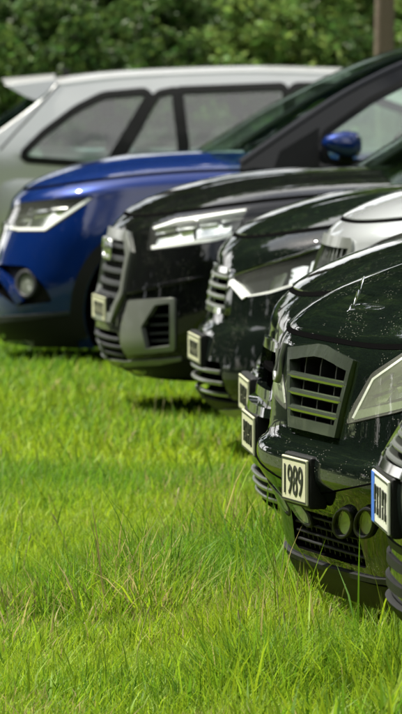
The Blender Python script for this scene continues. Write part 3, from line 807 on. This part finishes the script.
# low dark car, mostly hidden
C1 = Car('low_dark_car', 'low dark car with rounded bumper, mostly hidden behind the car next to it', 246, 24.0, 3, P_DKGRN, L=4.4, hw=.88, zb=.22, zt=.70, crown=.14, rise=.08, D=.6, n=2.5,
         levels=[(0, .14, .90), (.10, .05, .95), (.25, .012, .985), (.45, .0, 1.0), (.66, .018, 1.0), (.82, .06, .985), (1.0, .13, .95)])
lamp(C1, [(262, 345), (290, 332), (330, 322), (335, 345), (300, 358), (268, 362)], [ell(285, 348, 9, 7), ell(310, 340, 9, 7)], [])
slatted(C1, 'grille', rounded([(-.38, .54), (.38, .54), (.34, .66), (-.34, .66)], .03), [.57, .60, .63], .014, M_CHROME, M_CHROME, .02)
slatted(C1, 'lower_grille', rounded([(-.6, .27), (.6, .27), (.5, .40), (-.5, .40)], .03), [.30, .335, .37], .014, M_PLAS)
C1.plate(.50, out=.008, marks=6, h=.12); C1.wheel_cuts(); std_cabin(C1); C1.finish()

# dark saloon behind the 1989 car
C2 = Car('dark_saloon', 'dark green-black car directly behind the one with the 1989 plate, plate holder deep', 256, 21.75, 3.5, P_GRAPH, L=4.6, hw=.9, zb=.22, zt=.81, crown=.205, rise=.15, D=.5, n=2.7,
         levels=[(0, .12, .90), (.10, .03, .95), (.25, .0, .985), (.45, .0, 1.0), (.6, .015, 1.0), (.8, .035, .988), (1.0, .055, .96)])
lamp(C2, [(296, 336), (330, 318), (380, 303), (420, 296), (415, 320), (370, 335), (310, 350)], [ell(322, 334, 9, 8), ell(350, 325, 10, 8), ell(382, 315, 10, 8)], [])
slatted(C2, 'grille', rounded([(-.34, .62), (.34, .62), (.36, .78), (-.36, .78)], .03), [.70], .018, M_DARK, P_GRAPH, .03, .06, (-.04, .0))
slatted(C2, 'lower_grille', rounded([(-.55, .28), (.55, .28), (.5, .40), (-.5, .40)], .03), [.31, .34, .37], .014, M_SATIN)
C2.add('bumper_shelf', 'f', strip([(-.8, .585), (-.4, .575), (0, .572), (.4, .575), (.8, .585)], .03), -.004, .03, P_GRAPH)
C2.plate(.50, out=.018, marks=6, h=.12, depth=.04); C2.wheel_cuts(); std_cabin(C2); C2.finish()

# the 1989 car
B = Car('grille_car', 'black car with 1989 number plate, green-grey slatted grille and hood ornament', 301, 19.2, 12.5, P_DKGRN, L=4.7, hw=.92, zb=.18, zt=.80, crown=.25, rise=.14, D=.42, n=4.2, hood_i=.045,
        levels=[(0, .14, .92), (.08, .105, .95), (.20, .08, .97), (.36, .06, .985), (.47, .03, 1.0), (.54, .004, 1.0), (.60, .0, 1.0), (.65, .006, 1.0), (.695, .034, .995), (.86, .045, .99), (1.0, .055, .97)])
lamp(B, [(346, 425), (353, 406), (372, 373), (404, 352), (452, 335), (470, 342), (462, 380), (430, 402), (398, 413)],
     [[(369, 388), (386, 370), (384, 387), (362, 397)], [(389, 367), (412, 354), (411, 374), (387, 385)], [(416, 352), (446, 340), (445, 360), (415, 372)], [(361, 399), (384, 389), (382, 402), (357, 409)], [(387, 387), (411, 376), (410, 394), (385, 401)], [(415, 374), (445, 362), (444, 382), (413, 393)]], [([(352, 418), (372, 379), (404, 356), (450, 340)], 2.2)],
     lens=M_LENSH, strips=[[(353, 420), (354, 411), (400, 401), (440, 384), (442, 392), (402, 408)]], depth=.05, back=M_SATPAINT)
gr = [(-.37, .85), (-.05, .872), (.05, .872), (.37, .85), (.27, .655), (-.27, .655)]
slatted(B, 'grille', gr, [.70, .745, .79], .020, M_GRILLE, M_GRILLE, .032, .085, (-.05, .012), (-.02, .012), yv=[-.18, 0, .18], vmat=M_PLAS, rnd=True)
# twin fog lamps
for cx in (345.5, 367):
    rp = ell(cx, 522, 10.5, 16.5, tilt=-.06); lp = ell(cx, 522, 7.6, 12.6, tilt=-.06); B.cut('p', rp, .05, both=True, res=5)
    for sg in (0, 1):
        V, F = patch(rp, B.pix, -.045, -.038, 5); V, F = mirror(V, F) if sg else (V, F); fo = meshobj('fog_lamp', V, F, M_LAMPDK, B.root)
        V, F = patch(rp, B.pix, -.04, .001 if sg else .012, 5, holes=[lp]); V, F = mirror(V, F) if sg else (V, F); meshobj('fog_ring', V, F, M_PLAS, fo)
        V, F = patch(ell(cx, 522, 7.5, 12.5, tilt=-.06), B.pix, -.036, -.003, 3, tilt=-.010); V, F = mirror(V, F) if sg else (V, F); meshobj('reflector', V, F, M_FOGP, fo)
        V, F = patch(ell(cx, 522, 7.5, 12.5, tilt=-.06), B.pix, .001, .004, 5); V, F = mirror(V, F) if sg else (V, F); meshobj('fog_lens', V, F, M_LENS, fo)
line(B, 'bumper_seam', [(314, 494), (330, 492), (360, 486), (400, 478), (440, 470)], 1.8, M_DARK, o1=.002)
B.add('lip_spoiler', 'f', strip([(-.86, .295), (-.5, .275), (0, .268), (.5, .275), (.86, .295)], .014), -.004, .010, M_PLAS)
B.add('lower_cladding', 'f', [(-.9, .19), (.9, .19), (.9, .272), (.5, .262), (-.5, .262), (-.9, .272)], -.003, .006, M_PLAS)
slatted(B, 'lower_grille', rounded([(-.42, .30), (.42, .30), (.38, .42), (-.38, .42)], .03), [.325, .35, .375, .40], .008, M_PLAS, None, .02, .07, (-.05, -.006), yv=[y*.06 for y in range(-6, 7)], vmat=M_PLAS)
B.plate(.515, w=.295, h=.125, out=.014, text='1989', strip_blue=False, depth=.05)
oe = bpy.data.objects.new('hood_ornament', None); COL.objects.link(oe); oe.parent = B.root; po = B.pix((349, 313))[0]; oe.location = po
oe.rotation_euler = (0, R(14), R(-11))
V, F = lathe([(0, 0), (.008, 0), (.007, .004), (.003, .008), (.002, .026), (0, .026)], 20); meshobj('ornament_base', [(a, c, b) for a, b, c in V], [f[::-1] for f in F], M_CHROME, oe, 60)
V, F = tube([(.012+.004*math.sin(a), .042*math.cos(a), .066+.042*math.sin(a)) for a in np.linspace(0, 2*math.pi, 30, endpoint=False)], .0017, 8, True); meshobj('ornament_ring', V, F, M_CHROME, oe, 60)
for a in (90, 210, 330):
    V, F = tube([(.012, 0, .066), (.012+.004*math.sin(R(a)), .042*math.cos(R(a)), .066+.042*math.sin(R(a)))], [.005, .0015], 6); meshobj('ornament_spoke', V, F, M_CHROME, oe)
for sg in (1,):
    V, F = tube([sum_ for sum_ in [B.front((sg*y, z))[0]+Vector((-.006, 0, 0)) for y, z in ((.47, .87), (.475, .83), (.48, .785), (.50, .765), (.535, .765), (.56, .785), (.565, .85))]], .010, 8); meshobj('lamp_bracket', V, F, M_SATPAINT, B.root, 60)
B.wheel_cuts(); std_cabin(B); B.finish()

# nearest car at the edge
A = Car('near_suv', 'dark car whose number plate starts with a blue strip, ribbed lower bumper in tall grass', 387, 17.05, 3, P_GRAPH, L=4.5, hw=.92, zb=.30, zt=.78, crown=.20, rise=.13, D=.5, n=2.6,
        levels=[(0, .07, .93), (.10, .03, .97), (.22, .02, .985), (.38, .02, 1.0), (.58, .0, 1.0), (.76, .0, 1.0), (.88, .03, .99), (1.0, .075, .965)])
lamp(A, [(392, 436), (396, 415), (410, 400), (450, 388), (445, 420), (412, 436)], [ell(404, 420, 6, 8), ell(424, 412, 8, 9)], [])
slatted(A, 'grille', rounded([(-.45, .68), (.45, .68), (.42, .78), (-.42, .78)], .02), [.705, .73, .755], .012, M_SATIN, M_CHROME, .022)
for z, o1, hh in ((.50, .004, .020), (.455, .008, .022), (.40, .010, .024), (.345, .018, .036)):
    A.add('bumper_rib', 'f', strip([(-.82, z), (-.4, z-.004), (0, z-.006), (.4, z-.004), (.82, z)], hh), -.01, o1, M_PLAS)
A.plate(.60, out=.005, mat=M_PLATEW, w=.5, h=.13, marks=5, depth=.03, strip_blue=True); A.wheel_cuts(); std_cabin(A); A.finish()

# ------------------------------------------------------------------ ground and grass
def leafmat(name, col, trans, var=.25, rough=.5, attr=False):
    m, t, p = newmat(name); L = t.links.new
    out = t.nodes['Material Output']
    p.inputs['Roughness'].default_value = rough; p.inputs['Specular IOR Level'].default_value = .2
    tl = t.nodes.new('ShaderNodeBsdfTranslucent'); mix = t.nodes.new('ShaderNodeMixShader'); mix.inputs[0].default_value = trans
    if attr:
        a = t.nodes.new('ShaderNodeVertexColor'); a.layer_name = 'tone'; c = a.outputs['Color']
    else:
        g = t.nodes.new('ShaderNodeNewGeometry'); hs = t.nodes.new('ShaderNodeHueSaturation'); hs.inputs['Color'].default_value = (*col, 1)
        mr = t.nodes.new('ShaderNodeMapRange'); mr.inputs['To Min'].default_value = 1-var*1.6; mr.inputs['To Max'].default_value = 1+var*2.2
        L(g.outputs['Random Per Island'], mr.inputs['Value']); L(mr.outputs['Result'], hs.inputs['Value'])
        mr2 = t.nodes.new('ShaderNodeMapRange'); mr2.inputs['To Min'].default_value = .47; mr2.inputs['To Max'].default_value = .53
        ml = t.nodes.new('ShaderNodeMath'); ml.operation = 'FRACT'; m7 = t.nodes.new('ShaderNodeMath'); m7.operation = 'MULTIPLY'; m7.inputs[1].default_value = 7.3
        L(g.outputs['Random Per Island'], m7.inputs[0]); L(m7.outputs[0], ml.inputs[0]); L(ml.outputs[0], mr2.inputs['Value']); L(mr2.outputs['Result'], hs.inputs['Hue'])
        c = hs.outputs['Color']
    L(c, p.inputs['Base Color']); L(c, tl.inputs['Color'])
    L(p.outputs[0], mix.inputs[1]); L(tl.outputs[0], mix.inputs[2]); L(mix.outputs[0], out.inputs['Surface'])
    return m
M_GRASS = leafmat('grass_blade', (.1, .2, .03), .45, attr=True, rough=.6)
m, t, p = newmat('soil_and_thatch'); L = t.links.new
tc = t.nodes.new('ShaderNodeTexCoord'); n1 = t.nodes.new('ShaderNodeTexNoise'); n1.inputs['Scale'].default_value = 9; n1.inputs['Detail'].default_value = 8
L(tc.outputs['Object'], n1.inputs['Vector']); cr = t.nodes.new('ShaderNodeValToRGB')
cr.color_ramp.elements[0].color = (.030, .042, .010, 1); cr.color_ramp.elements[1].color = (.085, .13, .022, 1); cr.color_ramp.elements[0].position = .35; cr.color_ramp.elements[1].position = .7
L(n1.outputs['Fac'], cr.inputs['Fac']); L(cr.outputs['Color'], p.inputs['Base Color']); p.inputs['Roughness'].default_value = .95
bp = t.nodes.new('ShaderNodeBump'); bp.inputs['Distance'].default_value = .03; L(n1.outputs['Fac'], bp.inputs['Height']); L(bp.outputs['Normal'], p.inputs['Normal'])
V = [(-700, -400, 0), (700, -400, 0), (700, 1400, 0), (-700, 1400, 0)]
gd = meshobj('ground', V, [(0, 1, 2, 3)], MATS['soil_and_thatch'], None, 0); setp(gd, 'grassy earth of the meadow under the parked cars', 'ground', kind='structure')

CARBOX = [(c.M, c.L, c.hw) for c in (G, Fc, E, D, W, C1, C2, B, A)]
def vnoise(x, y, sc_, seed):
    r = np.random.default_rng(seed); T = r.random((64, 64)); X = x/sc_; Y = y/sc_
    i = np.floor(X).astype(int); j = np.floor(Y).astype(int); u = X-i; v = Y-j; u = u*u*(3-2*u); v = v*v*(3-2*v)
    f = lambda a, b: T[a % 64, b % 64]
    return (f(i, j)*(1-u)+f(i+1, j)*u)*(1-v)+(f(i, j+1)*(1-u)+f(i+1, j+1)*u)*v
def grass_points(n, y0, y1, halfw):
    y = rng.uniform(y0, y1, n); h = halfw(y); x = rng.uniform(-1, 1, n)*h
    return x, y
def under_car(x, y):
    res = np.zeros(len(x), bool)
    for M, L_, hw in CARBOX:
        I = np.array(M.inverted()); lx = I[0, 0]*x+I[0, 1]*y+I[0, 3]; ly = I[1, 0]*x+I[1, 1]*y+I[1, 3]
        res |= (lx > .10) & (lx < L_) & (np.abs(ly) < hw)
    return res
def near_nose(x, y):
    """distance to the closest car nose line, for the taller unmown fringe"""
    d = np.full(len(x), 9.0)
    for M, L_, hw in CARBOX[1:]:
        I = np.array(M.inverted()); lx = I[0, 0]*x+I[0, 1]*y+I[0, 3]; ly = I[1, 0]*x+I[1, 1]*y+I[1, 3]
        dx = np.maximum(0, -lx); dy = np.maximum(0, np.abs(ly)-hw-.3); d = np.minimum(d, np.hypot(dx, dy)+9*(lx > 1.2))
    return d
def blades(name, x, y, hmul, wmul, label):
    n = len(x); uc = under_car(x, y); nn = near_nose(x, y)
    big = vnoise(x, y, .9, 1); mid = vnoise(x+3, y, .28, 2); dry = vnoise(x+11, y+5, .55, 3); dry2 = vnoise(x, y, .2, 4)
    h = (.042+.045*mid+.040*big)*rng.uniform(.55, 1.35, n)*hmul
    tall = np.clip(1-nn/.55, 0, 1)*np.clip((24.5-y)/2.5, 0, 1); h *= 1+1.05*tall*(.4+1.2*mid)*(1+.4*(y < 21))
    band = np.exp(-((y-20.6-.5*np.sin(x*3))/.55)**2)*np.clip(1.1-x*.4, 0, 1); h *= 1+.45*band*mid
    h = np.where(uc, np.minimum(h, .10), h)
    lucky = rng.random(n) < .010; h = np.where(lucky & ~uc, h*1.7, h)
    w = (.0028+.0030*rng.random(n))*wmul*(1+.4*(rng.random(n) < .12)); w = np.where(lucky, w*1.4, w); broad = rng.random(n) < .14; w = np.where(broad, w*2.3, w); h = np.where(broad, h*.7, h)
    az = rng.uniform(0, 2*np.pi, n); lean = rng.uniform(.08, .7, n)*h; lean = np.where(rng.random(n) < .12, lean*1.6, lean)
    bx, by = np.cos(az), np.sin(az); tx, ty = -by, bx
    # twist the blade width so that blades do not all face their bend
    tw = rng.uniform(-.9, .9, n); wx = tx*np.cos(tw)+bx*np.sin(tw); wy = ty*np.cos(tw)+by*np.sin(tw)
    ts = [0, .4, .75, 1.0]; ww = [.8, 1.0, .62, .0]
    P = np.zeros((n, 7, 3)); k = 0
    for t_, q in zip(ts, ww):
        cx = x+bx*lean*t_**2; cy = y+by*lean*t_**2; cz = h*(t_-.28*(lean/h)*t_**2.2)
        if q > 0:
            P[:, k, 0] = cx-wx*w*q/2; P[:, k, 1] = cy-wy*w*q/2; P[:, k, 2] = cz; k += 1
            P[:, k, 0] = cx+wx*w*q/2; P[:, k, 1] = cy+wy*w*q/2; P[:, k, 2] = cz; k += 1
        else:
            P[:, k, 0] = cx; P[:, k, 1] = cy; P[:, k, 2] = cz; k += 1
    base = (np.arange(n)*7)[:, None]
    quads = np.concatenate([base+np.array([0, 1, 3, 2]), base+np.array([2, 3, 5, 4])], 1).reshape(-1, 4)
    tris = base+np.array([4, 5, 6])
    me = bpy.data.meshes.new(name); nv = n*7; nq = n*2; nt = n
    me.vertices.add(nv); me.vertices.foreach_set('co', P.reshape(-1))
    me.loops.add(nq*4+nt*3); me.polygons.add(nq+nt)
    me.loops.foreach_set('vertex_index', np.concatenate([quads.reshape(-1), tris.reshape(-1)]).astype(np.int32))
    me.polygons.foreach_set('loop_start', np.concatenate([np.arange(nq)*4, nq*4+np.arange(nt)*3]).astype(np.int32))
    me.polygons.foreach_set('loop_total', np.concatenate([np.full(nq, 4), np.full(nt, 3)]).astype(np.int32))
    me.polygons.foreach_set('use_smooth', np.ones(nq+nt, bool))
    # blade colours: yellow-green to deep green, some straw
    c0 = np.array([.285, .39, .017]); c1 = np.array([.098, .225, .013]); c2 = np.array([.38, .33, .12])
    a = np.clip(rng.normal(.45, .28, n)+.9*(big-.5)+.5*(vnoise(x+7, y+2, 2.3, 9)-.5), 0, 1)[:, None]; col = c0*(1-a)+c1*a
    dr = (rng.random(n) < (.010+.28*np.clip((dry-.55)*3, 0, 1)*dry2))[:, None]; col = np.where(dr, c2*rng.uniform(.6, 1.1, (n, 1)), col)
    col *= rng.uniform(.75, 1.2, (n, 1))
    at = me.color_attributes.new('tone', 'FLOAT_COLOR', 'POINT')
    rgba = np.ones((n, 7, 4)); rgba[:, :, :3] = col[:, None, :]; at.data.foreach_set('color', rgba.reshape(-1))
    me.materials.append(M_GRASS); me.update(); me.validate()
    o = bpy.data.objects.new(name, me); COL.objects.link(o); setp(o, label, 'grass', kind='stuff'); return o
x1, y1 = grass_points(295000, 16.6, 27, lambda y: .0287*y+.75)
x2, y2 = grass_points(120000, 27, 46, lambda y: .0287*y+.9)
x3, y3 = grass_points(26000, 12, 60, lambda y: 5.5+0*y); x3[:14000] = rng.uniform(-2, 2, 14000); y3[:14000] = rng.uniform(12.5, 16.8, 14000)
y4 = rng.uniform(17.1, 20.4, 6000); x4 = (rng.uniform(215, 402, 6000)-IW/2)/FPX*y4; ok = ~under_car(x4, y4); x4 = x4[ok]; y4 = y4[ok]; n4 = len(x4)   # unmown fringe by the nearest noses
blades('meadow_grass', np.concatenate([x1, x2, x3, x4]), np.concatenate([y1, y2, y3, y4]), np.concatenate([np.ones(295000), np.full(120000, 1.0), np.ones(26000), np.full(n4, 1.0)]),
       np.concatenate([np.ones(295000), np.full(120000, 1.7), np.full(26000, 2.2), np.full(n4, 1.1)]), 'bright green meadow grass in front of the row of cars')
# seed stalks standing above the grass beside the noses
SV = []; SF = []
for k in range(100):
    if k < 65: px = rng.uniform(225, 385); d = rng.uniform(17.6, 23)
    else: px = rng.uniform(0, 380); d = rng.uniform(18, 30)
    X = (px-IW/2)/FPX*d
    if under_car(np.array([X]), np.array([d]))[0]: continue
    h = rng.uniform(.13, .24)+(.08*rng.random() if px > 250 else 0); lx, ly = rng.normal(0, .03, 2)
    pts = [(X+lx*t*t, d+ly*t*t, h*t) for t in (0, .35, .65, .85, .93, 1.0)]
    V, F = tube(pts, [.0014, .0013, .0011, .001, .003, .0008] if rng.random() < .6 else [.0013, .0012, .001, .0009, .0009, .0005], 5); s = len(SV); SV += V; SF += [tuple(i+s for i in f) for f in F]
so_ = meshobj('seed_stalks', SV, SF, simple('straw', (.30, .28, .11), .7), None, 60); setp(so_, 'thin straw coloured seed stalks rising above the grass by the cars', 'grass', kind='stuff')

# ------------------------------------------------------------------ hedge shrubs and trees
M_LEAF = [leafmat('leaf_dark', (.052, .098, .022), .40, .35), leafmat('leaf_mid', (.080, .145, .028), .40, .35), leafmat('leaf_light', (.115, .185, .040), .45, .35)]
M_BARK = simple('bark', (.10, .075, .055), .9, bump=.8, bscale=25)
M_BARKL = simple('bark_light', (.12, .092, .062), .9, bump=.8, bscale=20)
def leafmesh(name, clumps, per, size, mat):
    """leaf-sized faces gathered in twig clumps"""
    cs = np.array([c[:3] for c in clumps]); rs = np.array([c[3] for c in clumps]); n = len(cs)*per
    c = np.repeat(cs, per, 0); r = np.repeat(rs, per)[:, None]
    d = rng.normal(size=(n, 3)); d /= np.linalg.norm(d, axis=1, keepdims=True); p = c+d*r*rng.random((n, 1))**.55*np.array([1, 1, .8])
    a = rng.normal(size=(n, 3)); a[:, 2] *= .6; a /= np.linalg.norm(a, axis=1, keepdims=True); b = np.cross(a, rng.normal(size=(n, 3))); b /= np.linalg.norm(b, axis=1, keepdims=True)
    s = size*rng.uniform(.6, 1.3, (n, 1)); P = np.stack([p-a*s, p+b*s*.42, p+a*s, p-b*s*.42], 1)
    me = bpy.data.meshes.new(name); me.vertices.add(n*4); me.vertices.foreach_set('co', P.reshape(-1)); me.loops.add(n*4); me.polygons.add(n)
    me.loops.foreach_set('vertex_index', np.arange(n*4, dtype=np.int32)); me.polygons.foreach_set('loop_start', (np.arange(n)*4).astype(np.int32)); me.polygons.foreach_set('loop_total', np.full(n, 4, np.int32))
    me.materials.append(mat); me.update(); me.validate(); return me
def crown_clumps(n, cx, cy, cz, rx, ry, rz, cr):
    out = []
    for _ in range(n):
        d = rng.normal(size=3); d /= np.linalg.norm(d); q = rng.random()**.4
        out.append((cx+d[0]*rx*q, cy+d[1]*ry*q, cz+d[2]*rz*q, cr*rng.uniform(.6, 1.3)))
    return out
def branches(h, n, spread, r0, seed):
    r_ = random.Random(seed); V, F = tube([(0, 0, 0), (.03*h*r_.uniform(-1, 1), .02*h, h*.3), (.03*h*r_.uniform(-1, 1), 0, h*.6), (0, .03*h, h*.92)], [r0, r0*.8, r0*.55, r0*.12], 10)
    for k in range(n):
        a = r_.uniform(0, 2*math.pi); z0 = h*r_.uniform(.22, .7); l = spread*r_.uniform(.6, 1)
        p = [(0, 0, z0), (math.cos(a)*l*.4, math.sin(a)*l*.4, z0+l*.35), (math.cos(a)*l, math.sin(a)*l, z0+l*r_.uniform(.5, .8))]
        v, f = tube(p, [r0*.4, r0*.25, r0*.06], 7); s = len(V); V += v; F += [tuple(i+s for i in q) for q in f]
    return V, F
protos = {}
def plant(kind, x, y, s=1.0, rz=0, name='tree', label='', cat='tree', group=None, bark=None):
    if kind not in protos:
        if kind.startswith('shrub'):
            i = int(kind[-1]); cl = crown_clumps(75, 0, 0, 1.75, 1.25, 1.0, 1.65, .36); cl = [c for c in cl if c[2] > .15]
            protos[kind] = (leafmesh('crown', cl, 190, .075, M_LEAF[i]), branches(2.6, 9, .9, .05, i))
        else:
            i = int(kind[-1]); cl = crown_clumps(110, 0, 0, 10.5, 4.6, 4.6, 7.0, 1.25); cl = [c for c in cl if c[2] > 3.4]
            protos[kind] = (leafmesh('crown', cl, 190, .29, M_LEAF[i]), branches(15, 12, 3.6, .26, i+9))
    me, tr = protos[kind]
    e = bpy.data.objects.new(name, None); COL.objects.link(e); e.location = (x, y, 0); e.scale = (s, s, s); e.rotation_euler = (0, 0, rz); setp(e, label, cat, group)
    c = bpy.data.objects.new('crown', me); COL.objects.link(c); c.parent = e
    if isinstance(tr, tuple):
        t_ = meshobj('trunk', tr[0], tr[1], bark or M_BARK, e, 60); protos[kind] = (me, t_.data)
    else:
        t_ = bpy.data.objects.new('trunk', tr); COL.objects.link(t_); t_.parent = e
    return e
k = 0
for row, (yy_, step) in enumerate(((57.8, .75), (59.6, .95), (61.6, 1.2), (64, 1.5))):
    x = -6.0+row*.6
    while x < 7:
        kind = ['shrub0', 'shrub1', 'shrub2'][(k*7+row) % 3] if x > -.2 else ['shrub0', 'shrub0', 'shrub1'][k % 3]
        plant(kind, x+random.uniform(-.3, .3), yy_+random.uniform(-.6, .6), random.uniform(.9, 1.12)*(.54, .68, .84, 1.1)[row], random.uniform(0, 6), 'hedge_shrub',
              {'0': 'dark green leafy shrub in the tall hedge behind the silver estate', '1': 'mid green leafy shrub in the tall hedge behind the silver estate', '2': 'light yellow-green leafy shrub in the tall hedge behind the silver estate'}[kind[-1]], 'shrub', 'shrubs of the hedge behind the cars'); k += 1; x += step*random.uniform(.85, 1.15)
tk = bpy.data.objects.new('young_tree', None); COL.objects.link(tk); tx = (386-IW/2)/FPX*56; tk.location = (tx, 56, 0); setp(tk, 'slender bare brown tree trunk in front of the hedge', 'tree')
V, F = tube([(0, 0, 0), (.01, 0, .8), (-.015, 0, 1.6), (.0, 0, 2.6), (.02, 0, 4.2), (.0, 0, 6.0)], [.10, .085, .08, .078, .06, .02], 12); meshobj('trunk', V, F, M_BARKL, tk, 60)
meT = leafmesh('crown', crown_clumps(40, 0, 0, 5.2, 1.3, 1.3, 1.6, .5), 110, .09, M_LEAF[2]); c = bpy.data.objects.new('crown', meT); COL.objects.link(c); c.parent = tk
ring = [(x, 75+random.uniform(-2, 3)) for x in range(-32, 34, 5)] + [(-19+random.uniform(-3, 1), y) for y in range(-8, 62, 7)] + [(x, -12+random.uniform(-3, 1)) for x in range(-18, 26, 7)] + [(24+random.uniform(-2, 4), y) for y in range(-8, 62, 9)]  # unseen trees, added so the car paint reflects green foliage
for k, (x, y) in enumerate(ring):
    plant('tree%d' % (k % 3), x, y, random.uniform(.85, 1.15)*(1.65 if y > 66 else 1), random.uniform(0, 6), 'broadleaf_tree', 'tall unseen broadleaf tree added round the meadow for reflections', 'tree', 'unseen trees added for reflections')
und = [(-16.5+random.uniform(-1, 1), y) for y in np.arange(-6, 64, 3.4)] + [(x, -9.5+random.uniform(-1, 1)) for x in np.arange(-14, 18, 3.4)] + [(20+random.uniform(-1, 1), y) for y in np.arange(-6, 64, 4.5)]  # unseen shrubs, added to fill pale gaps in the bumper reflections
for k, (x, y) in enumerate(und):
    plant('shrub%d' % (k % 2), x, y, random.uniform(1.7, 2.3), random.uniform(0, 6), 'wood_edge_shrub', 'large dense unseen shrub added under the trees for dark reflections', 'shrub', 'unseen shrubs added for reflections')
